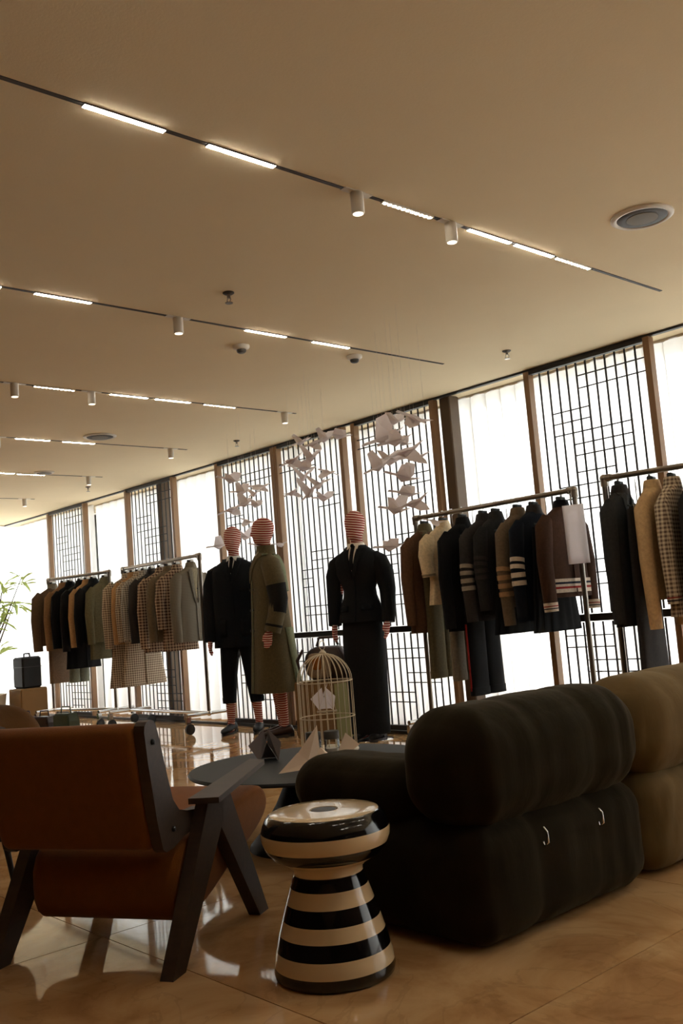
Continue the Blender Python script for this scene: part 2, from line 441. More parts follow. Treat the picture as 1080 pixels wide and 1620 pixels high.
lattice(-10.10, -9.04, 'dark barred lattice screen in front of a brown column behind the checked coats', 4)
lattice(-8.22, -7.23, 'dark barred lattice screen behind the two mannequins standing side by side', 6)
lattice(-7.22, -6.23, 'dark barred lattice screen behind the birdcage between the mannequins', 3)
lattice(-6.11, -5.12, 'dark barred lattice screen behind the mannequin in the long black skirt', 5)
lattice(-4.21, -3.18, 'dark barred lattice screen behind the navy striped cardigan and brown jacket', 8)
lattice(-1.9, -.9, 'dark barred lattice screen behind the far end of the last rack', 7)

# ------------------------------------------------------------------ ceiling tracks and lights
TX = [0.67, -0.99, -2.66, -4.35, -6.015, -7.675, -9.325, -11.0]
TNAME = ['beyond the velvet sofa', 'above the velvet sofa', 'past the round grilled speaker', 'between the dark sprinkler and the smoke detectors', 'over the mannequins with three spotlights',
         'beside the round ceiling grille', 'beside the small round ceiling grille', 'at the far end near the plant']
lin_bar = MB().box((0, 0, 0), (.020, .3, .003)).mesh('diffuser', M['led'])
def linear_light(x, y0, dotted, w=''):
    y = y0 + .152
    if not dotted:
        r = thing('linear_light', 'slim glowing light bar in the ceiling track ' + w, 'light', (x, y, ZC), 0, 'linear light bars in the ceiling tracks')
        inst('diffuser', lin_bar, r, (0, 0, -.0062))
        MB().box((0, 0, -.003), (.024, .304, .006)).build('housing', M['track'], r)
    else:
        r = thing('dotted_light', 'slim light bar of small bright lenses in the track ' + w, 'light', (x, y, ZC), 0, 'lens light bars in the ceiling tracks')
        MB().box((0, 0, -.005), (.026, .304, .008)).build('housing', M['white'], r)
        for i in range(11):
            inst('lens', LENS, r, (0, -.137 + i * .0274, -.0085))
LENS = MB().lathe([(.0095, .001), (.008, -.002), (.004, -.003)], 10).mesh('lens', M['lens'])
SPB = MB().lathe([(.027, 0), (.027, -.085), (.025, -.088)], 20).mesh('spot_body', M['white'], True)
SPF = MB().lathe([(.022, 0), (.021, -.002)], 18).mesh('spot_lens', M['spotface'])
def spot(x, y, w=''):
    r = thing('ceiling_spotlight', 'small white cylinder spotlight under the ceiling track ' + w, 'spotlight', (x, y, ZC), 0, 'cylinder spotlights under the ceiling tracks')
    inst('spot_body', SPB, r, (0, 0, -.004)); inst('spot_lens', SPF, r, (0, 0, -.0915))
    MB().box((0, 0, -.002), (.034, .15, .004)).build('mounting_plate', M['white'], r)
LAY = {
    2: ([1.449, 1.927, 3.347, 3.687], [2.80, 4.012], [2.653, 3.224], 5.03),
    3: ([1.58, 2.052, 3.335, 3.850], [], [2.877], 5.053),
    4: ([3.370, 3.737], [2.797, 4.160], [2.668, 3.224, 4.955], 5.077),
    5: ([3.395, 3.815], [], [3.235, 4.905], 5.086),
    6: ([3.79], [4.12], [4.915], 5.076),
    7: ([2.9, 3.4], [], [4.943], 5.07),
    1: ([1.45, 1.93, 3.35, 3.7], [2.8], [2.65, 3.22], 5.05),
    0: ([1.45, 1.93, 3.35, 3.7], [2.8], [2.65, 3.22], 5.05)}
for ti, x in enumerate(TX):
    L_, D_, S_, ye = LAY[ti]
    
    tr = thing('ceiling_track', 'thin dark lighting track line on the ceiling ' + TNAME[ti], 'track', (x, -2.6, ZC), 0, 'lighting tracks across the ceiling')
    cuts = sorted(S_); a = -2.6
    for s_ in cuts + [None]:
        b = ye if s_ is None else s_ - .077
        MB().box((0, (a + b) / 2 + 2.6, -.0015), (.018, b - a, .003)).build('channel', M['track'], tr)
        if s_ is not None: a = s_ + .077
    for y in L_: linear_light(x, y, False, TNAME[ti])
    for y in D_: linear_light(x, y, True, TNAME[ti])
    for y in S_: spot(x, y, TNAME[ti])
def round_grille(x, y, label, rad=.14):
    r = thing('ceiling_speaker', label, 'speaker', (x, y, ZC))
    MB().lathe([(rad, 0), (rad, -.006), (rad - .012, -.014), (rad - .025, -.012), (rad - .03, -.004)], 40).build('trim_ring', M['white'], r, True)
    MB().lathe([(rad - .024, -.004), (rad - .03, -.0105), (.075, -.0115)], 40).build('outer_grille', M['dgrey'], r, True)
    MB().lathe([(.075, -.004), (.07, -.014), (.01, -.016)], 32).build('inner_grille', M['grey'], r, True)
round_grille(-2.136, 3.946, 'round grey grilled ceiling speaker beside the longest lit track')
round_grille(-7.38, 4.016, 'round grey ceiling grille between two far light tracks')
round_grille(-9.193, 4.354, 'round grey ceiling grille beside the farthest lit track end', .1)
def sprinkler(x, y, label):
    r = thing('sprinkler', label, 'sprinkler', (x, y, ZC), 0, 'fire sprinklers')
    MB().lathe([(.03, 0), (.03, -.004), (.02, -.010)], 16).build('escutcheon', M['dgrey'], r, True)
    MB().tube([(0, 0, -.008), (0, 0, -.03)], .009, 8).tube([(.009, 0, -.028), (.016, 0, -.04), (.005, 0, -.054)], .0025, 6).tube([(-.009, 0, -.028), (-.016, 0, -.04), (-.005, 0, -.054)], .0025, 6).build('sprinkler_frame', M['steel'], r)
    MB().lathe([(.02, -.054), (.02, -.057)], 12).build('deflector', M['steel'], r)
sprinkler(-3.889, 2.89, 'dark metal fire sprinkler between the two nearest light tracks')
sprinkler(-3.914, 5.209, 'small metal fire sprinkler in front of the pleated curtain beside the lattice')
sprinkler(-7.146, 5.288, 'small metal fire sprinkler above the mannequin heads near the windows')
sprinkler(-9.981, 5.247, 'tiny metal fire sprinkler near the far end of the ceiling')
def smoke(x, y, label):
    r = thing('smoke_detector', label, 'smoke detector', (x, y, ZC), 0, 'smoke detectors')
    MB().lathe([(.052, 0), (.052, -.012), (.046, -.02), (.03, -.026)], 24).build('detector_base', M['white'], r, True)
    MB().lathe([(.03, -.024), (.028, -.04), (.02, -.046)], 20).build('sensor_head', M['dgrey'], r, True)
smoke(-4.634, 3.512, 'round white smoke detector with dark sensor between two light tracks')
smoke(-4.484, 4.324, 'plain white smoke detector near the end of a light track')

# ------------------------------------------------------------------ upholstery helper
def pillow(c, d, r, n=20, crease=(), axis=1, ca=.05, cw=.03, wr=.004, seed=0, puff=.06):
    """soft rounded box with creases across one axis"""
    rnd = random.Random(seed); h = [d[0] / 2, d[1] / 2, d[2] / 2]
    ph = [rnd.random() * 6 for _ in range(6)]
    idx = {}; vs = []; fs = []
    def pt(u):
        key = tuple(round(a, 5) for a in u)
        if key in idx: return idx[key]
        q = [u[k] * h[k] for k in range(3)]
        inn = [max(-(h[k] - r), min(h[k] - r, q[k])) for k in range(3)]
        dd = [q[k] - inn[k] for k in range(3)]; ln = math.sqrt(sum(a * a for a in dd)) or 1
        p = [inn[k] + dd[k] / ln * r for k in range(3)]
        for k in range(3):   # gentle overall bulge
            o = [m for m in range(3) if m != k]
            p[k] *= 1 + puff * (1 - u[o[0]] ** 2) * (1 - u[o[1]] ** 2)
        s_ = 1.0
        for cpos in crease:
            t = (p[axis] - cpos) / cw
            s_ -= ca * math.exp(-t * t)
            s_ -= ca * .35 * math.exp(-((p[axis] - cpos) / (cw * 3)) ** 2)
        for k in range(3):
            if k != axis: p[k] *= s_
        o = [m for m in range(3) if m != axis]
        w = wr * (math.sin(p[axis] * 70 + 3 * math.sin(p[o[1]] * 9 + ph[0]) + ph[1]) * (.5 + .5 * math.sin(p[axis] * 17 + ph[2])) + .6 * math.sin(p[axis] * 31 + ph[3]))
        p[o[0]] += w * (1 if p[o[0]] > 0 else -1)
        vs.append((c[0] + p[0], c[1] + p[1], c[2] + p[2])); idx[key] = len(vs) - 1
        return idx[key]
    ts = [-1 + 2 * i / n for i in range(n + 1)]
    ts = [math.copysign(abs(t) ** .8, t) for t in ts]
    fine = []
    for k in range(3):
        o = [m for m in range(3) if m != k]
        for sg in (-1, 1):
            g = []
            for a in ts:
                row = []
                for b in ts:
                    u = [0, 0, 0]; u[k] = sg; u[o[0]] = a; u[o[1]] = b
                    row.append(pt(u))
                g.append(row)
            for i in range(n):
                for j in range(n):
                    f = (g[i][j], g[i + 1][j], g[i + 1][j + 1], g[i][j + 1])
                    if (sg > 0) == (k == 1): f = f[::-1]
                    fs.append(f)
    return MB().add(vs, fs)
def carabiner(parent, p):
    x, y, z = p
    MB().tube([(x, y, z + .028), (x + .012, y, z + .016), (x + .014, y, z - .016), (x, y, z - .028), (x - .006, y, z - .016)], .0035, 8).build('hook', M['chrome'], parent, True)

# ------------------------------------------------------------------ modular velvet sofa
def sofa_module(name, label, loc, mat, armrest, seed, dark=False):
    """0.9 m module, back towards +x; origin at the corner (x max, y min) on the floor"""
    r = thing(name, label, 'sofa', loc, 0, 'modular velvet sofa seats')
    pillow((-.46, .45, .185), (.90, .92, .36), .10, 30, (-.15, .15), 1, .030, .012, .0045, seed, .02).build('base_cushion', mat, r, True)
    pillow((-.165, .45, .515), (.36, .95, .365), .15, 32, (-.155, .155), 1, .032, .012, .005, seed + 1, .03).build('back_cushion', mat, r, True)
    if armrest:
        pillow((-.60, .165, .41), (.62, .32, .22), .11, 20, (0,), 0, .015, .015, .003, seed + 2, .03).build('arm_cushion', mat, r, True)
    for yy in (.30, .60): carabiner(r, (-.008, yy, .285))
    return r
sofa_module('sofa_module', 'dark olive velvet sofa seat with rolled back and armrest beside the striped stool', (-1.88, 2.16, 0), M['velvet'], True, 3)
sofa_module('sofa_module', 'olive velvet sofa seat coloured lighter as if window-lit, next to the dark one', (-1.88, 3.11, 0), M['velvet_lit'], False, 9)
r = thing('pouf', 'low brown velvet pouf behind the orange armchair', 'pouf', (-5.72, 2.01, 0), .3)
pillow((0, 0, .33), (.9, .9, .62), .2, 18, (-.15, .15), 1, .03, .02, .004, 5).build('pouf_cushion', velvet('brown_velvet', lin(84, 56, 30), (.5, .4, .25, 1)), r, True)
MB().lathe([(.3, 0), (.3, .04)], 24).build('pouf_base', M['tableleg'], r)

# ------------------------------------------------------------------ striped ceramic stool
CR = lin(226, 200, 160); BKc = lin(14, 14, 16)
M['ceramic'] = zbands('striped_glaze', [BKc, CR, BKc, CR, BKc, CR, BKc, CR, BKc, CR, BKc, CR], [.033, .075, .118, .160, .202, .243, .278, .322, .358, .402, .447], .12, .25)
r = thing('ceramic_stool', 'mushroom-shaped black and cream striped glazed ceramic stool', 'stool', (-2.2, 1.85, 0))
prof = [(.160, 0), (.170, .006), (.173, .02), (.168, .06), (.152, .12), (.134, .18), (.116, .235), (.104, .268), (.100, .285), (.103, .297), (.125, .312), (.155, .330), (.176, .352), (.186, .378), (.187, .398), (.181, .420), (.172, .438), (.163, .447), (.155, .4505), (.12, .4525), (.06, .4535), (.042, .4535), (.04, .450), (.038, .44)]
MB().lathe(prof, 72, cap=True).build('stool_body', M['ceramic'], r, True)
MB().lathe([(.036, .448), (.036, .4525), (.03, .4535)], 32).build('grip_hole_shade', M['black'], r, True)  # black disc standing in for the shaded inside of the finger hole

# ------------------------------------------------------------------ orange armchair
TH = math.atan2(.481, .877)
r = thing('armchair', 'orange felt lounge armchair with dark walnut angled legs and flat arms', 'armchair', (-2.57, 1.545, 0), TH)
def prof_cushion(prof, x0, x1, rd, smooth=True, nseg=5):
    cy = sum(p[0] for p in prof) / len(prof); cz = sum(p[1] for p in prof) / len(prof)
    rings = []
    def ring(x, ins):
        out = []
        for y, z in prof:
            dy, dz = y - cy, z - cz; ln = math.hypot(dy, dz)
            k = max(0, ln - ins) / ln
            out.append((x, cy + dy * k, cz + dz * k))
        return out
    for i in range(nseg + 1):
        a = PI / 2 * i / nseg
        rings.append(ring(x0 + rd * (1 - math.sin(a)), rd * (1 - math.cos(PI / 2 - a)) if False else rd * (1 - math.sin(a)) * 0 + rd * (1 - math.sin(a))))
    rings = []
    for i in range(nseg + 1):
        a = PI / 2 * i / nseg
        rings.append(ring(x0 + rd * (1 - math.cos(a)), rd * (1 - math.sin(a))))
    for i in range(nseg, -1, -1):
        a = PI / 2 * i / nseg
        rings.append(ring(x1 - rd * (1 - math.cos(a)), rd * (1 - math.sin(a))))
    return MB().loft(rings)
def smooth_poly(pts, it=2):
    for _ in range(it):
        q = []
        for i in range(len(pts)):
            a, b = pts[i], pts[(i + 1) % len(pts)]
            q.append((a[0] * .75 + b[0] * .25, a[1] * .75 + b[1] * .25)); q.append((a[0] * .25 + b[0] * .75, a[1] * .25 + b[1] * .75))
        pts = q
    return pts
seat_p = smooth_poly([(.10, .345), (.09, .125), (.20, .10), (.50, .185), (.76, .275), (.84, .345), (.78, .415), (.62, .40), (.35, .355)])
prof_cushion(seat_p, -.565, -.03, .035).build('seat_cushion', M['orange'], r, True)
back_p = smooth_poly([(.03, .345), (.12, .355), (.14, .42), (.045, .69), (.005, .735), (-.05, .73), (-.075, .69), (.0, .37)])
prof_cushion(back_p, -.60, -.06, .03).build('back_cushion', M['orange'], r, True)
def P3(poly, x0, x1, name, mat='walnut', parent=r):
    return MB().prism(poly, lambda u, v, w: (w, u, v), x0, x1).build(name, M[mat], parent)
for sx in (0, 1):
    X = (lambda a: a) if sx == 0 else (lambda a: -.62 - a)
    s0, s1 = sorted((X(-.022), X(.022)))
    P3([(-.042, 0), (.034, 0), (.345, .385), (.335, .445), (.235, .445)], s0, s1, 'rear_leg')
    P3([(.57, 0), (.64, 0), (.40, .445), (.30, .445), (.315, .36)], s0, s1, 'front_leg')
    # flat arm board, slightly splayed
    a0, a1, b0, b1 = X(-.012), X(.085), X(-.10), X(-.028)
    q = [(a0, .17, .455), (a1, .19, .455), (b1, .80, .475), (b0, .83, .475)]
    MB().loft([[(x, y, z) for x, y, z in q], [(x, y, z + .018) for x, y, z in q]]).build('arm_board', M['walnut'], r)
    s0, s1 = sorted((X(-.058), X(-.022)))
    br = P3(smooth_poly([(-.055, .70), (-.045, .735), (.0, .742), (.022, .715), (.062, .58), (.105, .455), (.20, .43), (.30, .43), (.36, .40), (.31, .36), (.19, .375), (.05, .335), (.01, .36)], 1), s0, s1, 'back_bracket')
    for yy, zz in ((-.01, .675), (.085, .40)):
        MB().lathe([(.009, 0), (.008, .006), (.004, .008)], 12).build('bolt', M['black'], br, loc=None).matrix_local = Matrix.Translation((X(-.022) if sx == 0 else X(-.022), yy, zz)) @ Matrix.Rotation(PI / 2 if sx == 0 else -PI / 2, 4, 'Y')
# ------------------------------------------------------------------ black lounge chair at the edge
r = thing('lounge_chair', 'black upholstered chair with thin metal legs beside the orange armchair', 'chair', (-3.92, 1.28, 0), .5)
pillow((0, 0, .34), (.62, .62, .20), .08, 12, (), 1, 0, .03, .002, 2).build('seat_cushion', M['tableleg'], r, True)
pillow((-.02, -.27, .55), (.62, .16, .40), .07, 12, (), 1, 0, .03, .002, 3).build('backrest', M['tableleg'], r, True)
for sx in (-1, 1):
    for sy in (-1, 1):
        MB().tube([(sx * .22, sy * .22, .26), (sx * .25, sy * .25, 0)], [.014, .009], 10).build('leg', M['black'], r, True)
        MB().box((sx * .22, sy * .22, .25), (.06, .06, .02)).build('leg_bracket', M['black'], r)

# ------------------------------------------------------------------ coffee table
r = thing('coffee_table', 'low round dark table on a black flared pedestal behind the stool', 'table', (-3.47, 2.86, 0))
MB().lathe([(.52, .338), (.547, .342), (.552, .350), (.547, .358), (.50, .36)], 72).build('table_top', M['tabletop'], r, True)
MB().lathe([(.30, 0), (.295, .012), (.25, .06), (.17, .18), (.12, .28), (.115, .338)], 48).build('pedestal', M['tableleg'], r, True)

# ------------------------------------------------------------------ paper birds
def add_solid(o, t=.0012):
    m = o.modifiers.new('thickness', 'SOLIDIFY'); m.thickness = t; m.offset = 0
def bird_meshes(mat, lift, key):
    b = MB()   # folded body with neck and tail
    v = [(-.55, 0, .07), (-.18, 0, .07), (.02, 0, .10), (.22, 0, .05), (.60, 0, .13), (0, .10, -.09), (0, -.10, -.09), (-.2, .04, .0), (-.2, -.04, .0), (.3, .05, -.01), (.3, -.05, -.01), (0, 0, -.15), (-.60, 0, .0)]
    f = [(0, 1, 7), (0, 8, 1), (1, 2, 5, 7), (1, 8, 6, 2), (2, 3, 9, 5), (2, 6, 10, 3), (3, 4, 9), (3, 10, 4), (7, 5, 11), (8, 11, 6), (5, 9, 11), (10, 6, 11), (0, 12, 7), (0, 8, 12)]
    b.add(v, f)
    def wing(s):
        m = MB()
        m.add([(-.20, .02 * s, .05), (.24, .02 * s, .03), (.02, .24 * s, .05 + lift * .6), (.22, .52 * s, .02 + lift), (-.05, .42 * s, .06 + lift * .9), (.30, .22 * s, -.02 + lift * .4)],
              [(0, 1, 2), (0, 2, 4), (2, 3, 4), (1, 5, 2), (2, 5, 3)])
        return m
    return (b.mesh('bird_body', mat), wing(1).mesh('wing', mat), wing(-1).mesh('wing', mat))
BIRDS = [bird_meshes(M['paperw'], .25, 0), bird_meshes(M['paperw'], -.2, 1), bird_meshes(M['paperw'], .42, 2)]
THR = MB().tube([(0, 0, 0), (0, 0, 1)], .0006, 4).mesh('thread', M['white'])
def bird(x, y, z, size, rz, pitch, k, label, group):
    r = thing('paper_bird', label, 'paper bird', (x, y, z), rz, group)
    r.rotation_euler = (pitch * .6, pitch, rz)
    for nm, me in zip(('bird_body', 'wing', 'wing'), BIRDS[k % 3]):
        o = inst(nm, me, r, (0, 0, 0), (size,) * 3); add_solid(o, .004)
    bpy.context.view_layer.update()
    t = inst('thread', THR, r); t.matrix_parent_inverse = r.matrix_world.inverted()
    t.location = (x, y, z); t.scale = (1, 1, ZC - z)
    return r
g1 = [(-7.31, 2.36, .19), (-6.89, 2.23, .183), (-7.16, 2.22, .15), (-6.96, 2.17, .13), (-7.32, 2.08, .177), (-7.11, 2.1, .15), (-6.95, 2.07, .13), (-7.08, 1.94, .13), (-7.14, 1.8, .16), (-6.95, 1.7, .13), (-6.64, 1.68, .10), (-7.57, 1.76, .15)]
g2 = [(-5.9, 2.43, .14), (-5.75, 2.39, .14), (-5.61, 2.4, .14), (-5.45, 2.4, .155), (-6.03, 2.3, .166), (-5.79, 2.28, .15), (-5.89, 2.22, .163), (-5.6, 2.14, .15), (-5.9, 2.14, .152), (-5.72, 2.05, .171), (-6.06, 2.04, .14), (-5.84, 2.0, .184), (-5.67, 1.94, .15)]
g3 = [(-4.36, 2.25, .15), (-4.16, 2.23, .183), (-4.45, 2.15, .202), (-4.35, 2.11, .16), (-4.27, 2.03, .197), (-4.53, 1.97, .15), (-4.42, 2.0, .188), (-4.19, 1.98, .155), (-4.31, 1.87, .165), (-4.3, 1.76, .15), (-4.24, 1.69, .176), (-4.41, 1.67, .16), (-4.49, 1.43, .145), (-4.07, 1.55, .10), (-4.28, 2.09, .09)]
rb = random.Random(11)
for (L_, Y, lab, grp, base) in ((g1, 5.3, 'white folded paper bird hanging above the two side by side mannequins', 'paper birds over the two mannequins', 2.5),
                          (g2, 5.0, 'white folded paper bird hanging above the birdcage', 'paper birds over the birdcage', 2.3),
                          (g3, 4.5, 'large white folded paper bird hanging beside the long-skirted mannequin', 'paper birds over the clothes rack end', 2.0)):
    done = []
    for i, (x, z, w) in enumerate(L_):
        lo, hi = (.84, 1.12) if Y < 5.2 else (.86, 1.05)
        if z < 1.8 and Y < 4.8: hi = 1.04
        if z < 1.95 and Y > 5.2: lo = hi = 1.064
        best = None
        for _ in range(600):
            kk = rb.uniform(lo, hi); bx, by, bz, bs = x * kk, Y * kk, 1 + (z - 1) * kk, w * 1.3 * kk
            gap = min([abs(bx - t) - .05 for t in TX] + [9])
            for (qx, qy, qz, qs) in done:
                d_ = math.hypot(bx - qx, by - qy)
                up = qs if qz > bz else bs
                need = .66 * up
                if abs(qz - bz) < .75 * up: need = .62 * (qs + bs)
                gap = min(gap, d_ - need)
            if best is None or gap > best[0]: best = (gap, bx, by, bz, bs)
            if gap > .02: break
        _, bx, by, bz, bs = best
        done.append((bx, by, bz, bs))
        bird(bx, by, bz, bs, rb.uniform(-.7, .7) + (.7 if Y < 4.8 else .45), rb.uniform(-.35, .35), i, lab, grp)

# cranes on the table
def crane(name, label, loc, rz, mat, s, pose):
    r = thing(name, label, 'paper crane', loc, rz)
    if pose == 'sail':
        parts = {'wing': [[(-.09, -.02, .075), (0, .0, .185), (.005, .0, .06), (-.045, -.03, .045)], [(0, 3, 1), (3, 2, 1)]],
                 'beak': [[(-.09, -.02, .078), (-.04, -.034, .04), (-.175, -.05, .001), (-.03, -.05, .012)], [(0, 2, 1), (1, 2, 3)]],
                 'wing_': [[(.085, .02, .07), (.12, .035, .14), (.178, .04, .085), (.11, .02, .04)], [(0, 3, 1), (3, 2, 1)]],
                 'bird_body': [[(-.05, -.04, .001), (.08, -.03, .001), (.10, .05, .001), (-.04, .05, .001), (.01, .0, .09)], [(0, 1, 4), (1, 2, 4), (2, 3, 4), (3, 0, 4)]]}
    else:
        parts = {'wing': [[(-.004, .0, .138), (-.078, -.03, .076), (-.026, -.045, .001), (.002, .035, .075)], [(0, 1, 2), (0, 2, 3)]],
                 'wing_': [[(.016, .0, .142), (.078, -.03, .082), (.062, -.045, .001), (.008, .035, .075)], [(0, 2, 1), (0, 3, 2)]],
                 'beak': [[(.010, .03, .09), (-.012, .06, .06), (.030, .05, .155)], [(0, 1, 2)]],
                 'bird_body': [[(-.024, -.04, .001), (.058, -.04, .001), (.005, .036, .078), (.04, .07, .001), (-.03, .07, .001)], [(0, 2, 4), (1, 3, 2), (2, 3, 4)]]}
    for nm, (v, f) in parts.items():
        o = MB().add([(a * s, b * s, c * s) for a, b, c in v], f).build(nm.rstrip('_'), M[mat], r); add_solid(o, .0015)
    return r
VD = math.atan2(.741, .667)    # direction that reads left-to-right across the room
crane('paper_crane', 'blush pink folded paper crane with tall pointed wing on the round table', (-3.25, 2.73, .361), VD, 'paperb', 1.0, 'sail')
crane('paper_crane', 'dark grey folded paper crane with drooped wings on the round table', (-3.72, 2.80, .361), VD, 'paperg', 1.0, 'drop')
crane('paper_crane', 'small pale paper crane perched inside the wire birdcage', (-3.64, 3.11, .558), VD, 'paperw', .78, 'drop')

# jars
def jar(x, y, label):
    r = thing('glass_jar', label, 'jar', (x, y, .36), 0, 'candle jars on the round table')
    MB().lathe([(.033, 0), (.035, .004), (.035, .075), (.031, .085)], 28).build('jar_glass', M['jarglass'], r, True)
    MB().lathe([(.030, .006), (.030, .042)], 24).build('wax', M['shirt'], r, True)
    MB().lathe([(.036, .084), (.036, .118), (.034, .121)], 28).build('lid', M['dgrey'], r, True)
M['jarglass'] = clear_glass('jar_glass')
jar(-3.52, 2.93, 'small clear glass candle jar with grey lid beside the birdcage')
jar(-3.46, 2.99, 'small clear glass candle jar with grey lid beside the birdcage')

# ------------------------------------------------------------------ birdcage
r = thing('birdcage', 'ivory wire birdcage with domed top standing on the round table', 'birdcage', (-3.63, 3.12, .36))
CRD = .135
MB().lathe([(CRD + .006, 0), (CRD + .008, .006), (CRD + .004, .014), (CRD - .01, .016)], 40).build('cage_base', M['wire'], r, True)
def ringz(z, rad, t): return MB().tube([(rad * math.cos(a * PI / 18), rad * math.sin(a * PI / 18), z) for a in range(37)], t, 6)
for z in (.165, .335): ringz(z, CRD, .0028).build('hoop', M['wire'], r, True)
wire = MB().tube([(CRD, 0, .012), (CRD, 0, .335)] + [(CRD * math.cos(a), 0, .335 + .135 * math.sin(a)) for a in [PI / 2 * k / 8 for k in range(1, 8)]] + [(.006, 0, .471)], .0019, 6).mesh('wire', M['wire'], True)
for k in range(26): inst('wire', wire, r, (0, 0, 0), (1, 1, 1), (0, 0, 2 * PI * k / 26))
MB().lathe([(.016, .465), (.018, .475), (.008, .487)], 16).build('finial', M['wire'], r, True)
MB().tube([(.022 * math.cos(a), 0, .51 + .022 * math.sin(a)) for a in [2 * PI * k / 16 for k in range(17)]], .0018, 6).build('hanging_ring', M['wire'], r, True)
MB().tube([(-.05 * .667, -.05 * .741, .19), (.05 * .667, .05 * .741, .19)], .005, 8).build('perch', M['wire'], r, True)
for sg in (-1, 1): MB().tube([(sg * .045 * .667, sg * .045 * .741, .19), (0, 0, .46)], .0012, 5).build('perch_wire', M['wire'], r, True)

# ------------------------------------------------------------------ plinth boxes and bags
def plinth(label, loc, d, rz=0, side='kraftl'):
    r = thing('plinth_box', label, 'box', loc, rz)
    w, dp, h = d
    MB().box((0, 0, h / 2), (w, dp, h), bev=.006).build('box_body', M['kraft'], r)
    MB().box((w * .5 + .003, 0, h / 2), (.006, dp * .92, h * .96)).build('side_panel', M[side], r)
    MB().box((0, 0, h + .004), (w * .96, dp * .96, .008)).build('box_lid', M['kraft'], r)
    return r
plinth('kraft brown plinth box behind the wire birdcage', (-6.30, 5.46, 0), (.50, .36, .47), 0)
r = thing('novelty_bag', 'dark brown rounded leather bag with pale and tan front on kraft box', 'bag', (-6.26, 5.44, .48), .45)
pillow((0, 0, .14), (.40, .20, .28), .10, 14, (), 1, 0, .03, .001, 4).build('bag_body', M['brownleather'], r, True)
pillow((-.04, -.10, .13), (.20, .06, .20), .03, 10, (), 1, 0, .03, 0, 4).build('front_panel', fab((150, 130, 106)), r, True)
pillow((-.05, -.135, .15), (.075, .03, .10), .014, 8, (), 1, 0, .03, 0, 4).build('front_patch', fab((150, 92, 40)), r, True)
for sx in (-1, 1): MB().tube([(sx * .17 - .02, -.09, .27), (sx * .22 - .02, -.11, .18), (sx * .20 - .02, -.11, .08)], [.03, .04, .02], 10, flat=.4).build('ear_flap', M['brownleather'], r, True)
MB().tube([(-.10, 0, .29), (-.07, 0, .36), (.07, 0, .36), (.10, 0, .29)], .012, 8).build('handle', M['brownleather'], r, True)
plinth('kraft brown plinth box under the black case by the plant', (-12.2, 5.42, 0), (.36, .36, .40), 0, 'kraft')
r = thing('briefcase', 'black leather box case with short handle on kraft plinth', 'case', (-12.2, 5.42, .41))
MB().box((0, 0, .20), (.30, .26, .40), bev=.02).build('case_body', M['leather'], r)
MB().tube([(-.09, 0, .40), (-.08, 0, .44), (.08, 0, .44), (.09, 0, .40)], .011, 8).build('handle', M['leather'], r, True)
MB().box((0, 0, .27), (.306, .266, .008)).build('lid_seam', M['black'], r)
def small_bag(label, loc, d, mat, rz):
    r = thing('handbag', label, 'handbag', loc, rz)
    w, dp, h = d
    MB().loft([[(sx * w / 2 * k, sy * dp / 2 * k, z) for sx, sy in ((-1, -1), (1, -1), (1, 1), (-1, 1))] for z, k in ((0, 1), (h * .6, .97), (h, .82))]).build('bag_body', M[mat], r)
    MB().box((0, -dp / 2 - .004, h * .72), (w * .86, .01, h * .4)).build('flap', M[mat], r)
    MB().tube([(-w * .3, 0, h), (-w * .25, 0, h * 1.35), (w * .25, 0, h * 1.35), (w * .3, 0, h)], .008, 8).build('handle', M[mat], r, True)
small_bag('plum leather handbag on the floor beneath the small clothes rack', (-10.62, 4.68, 0), (.24, .12, .17), 'purple', .3)
small_bag('dark brown leather handbag on the floor beneath the small clothes rack', (-10.32, 4.76, 0), (.24, .12, .17), 'brownleather', .3)
small_bag('green leather handbag on the floor beneath the small clothes rack', (-9.98, 4.85, 0), (.28, .14, .20), 'green', .2)

# ------------------------------------------------------------------ plant
r = thing('potted_plant', 'tall leafy green plant beside the far end curtain', 'plant', (-12.45, 5.02, 0))
MB().lathe([(.13, 0), (.17, .02), (.20, .34), (.21, .36), (.19, .36), (.18, .32)], 28).build('pot', M['white'], r, True)
MB().lathe([(.185, .30), (.1, .33)], 20).build('soil', M['bark'], r)
rp = random.Random(5)
LEAF = MB().add([(0, 0, 0), (.10, .022, .02), (.22, .014, .0), (.30, 0, -.05), (.22, -.014, 0), (.10, -.022, .02), (.12, 0, .005)],
                [(0, 6, 1), (1, 6, 2), (2, 6, 3), (3, 6, 4), (4, 6, 5), (5, 6, 0)]).mesh('leaf', M['leaf'], True)
tips = [(-.05, -.05, 1.05), (.12, .18, 1.75), (.20, .30, 1.55), (-.1, .0, 1.45), (.05, .05, 1.25), (.18, .05, 1.35), (-.1, -.2, 1.6), (.0, .15, .95), (.36, .32, 1.82), (.05, .22, 1.5)]
for t in tips:
    MB().tube([(0, 0, .3), (t[0] * .3, t[1] * .3, t[2] * .6), t], [.018, .012, .006], 7).build('stem', M['bark'], r, True)
    for k in range(10):
        a = 2 * PI * k / 10 + rp.random(); s_ = rp.uniform(.7, 1.05)
        inst('leaf', LEAF, r, (t[0], t[1], t[2] - rp.random() * .12), (s_, s_ * 1.2, s_), (rp.uniform(-.3, .3), rp.uniform(-.7, .5), a))

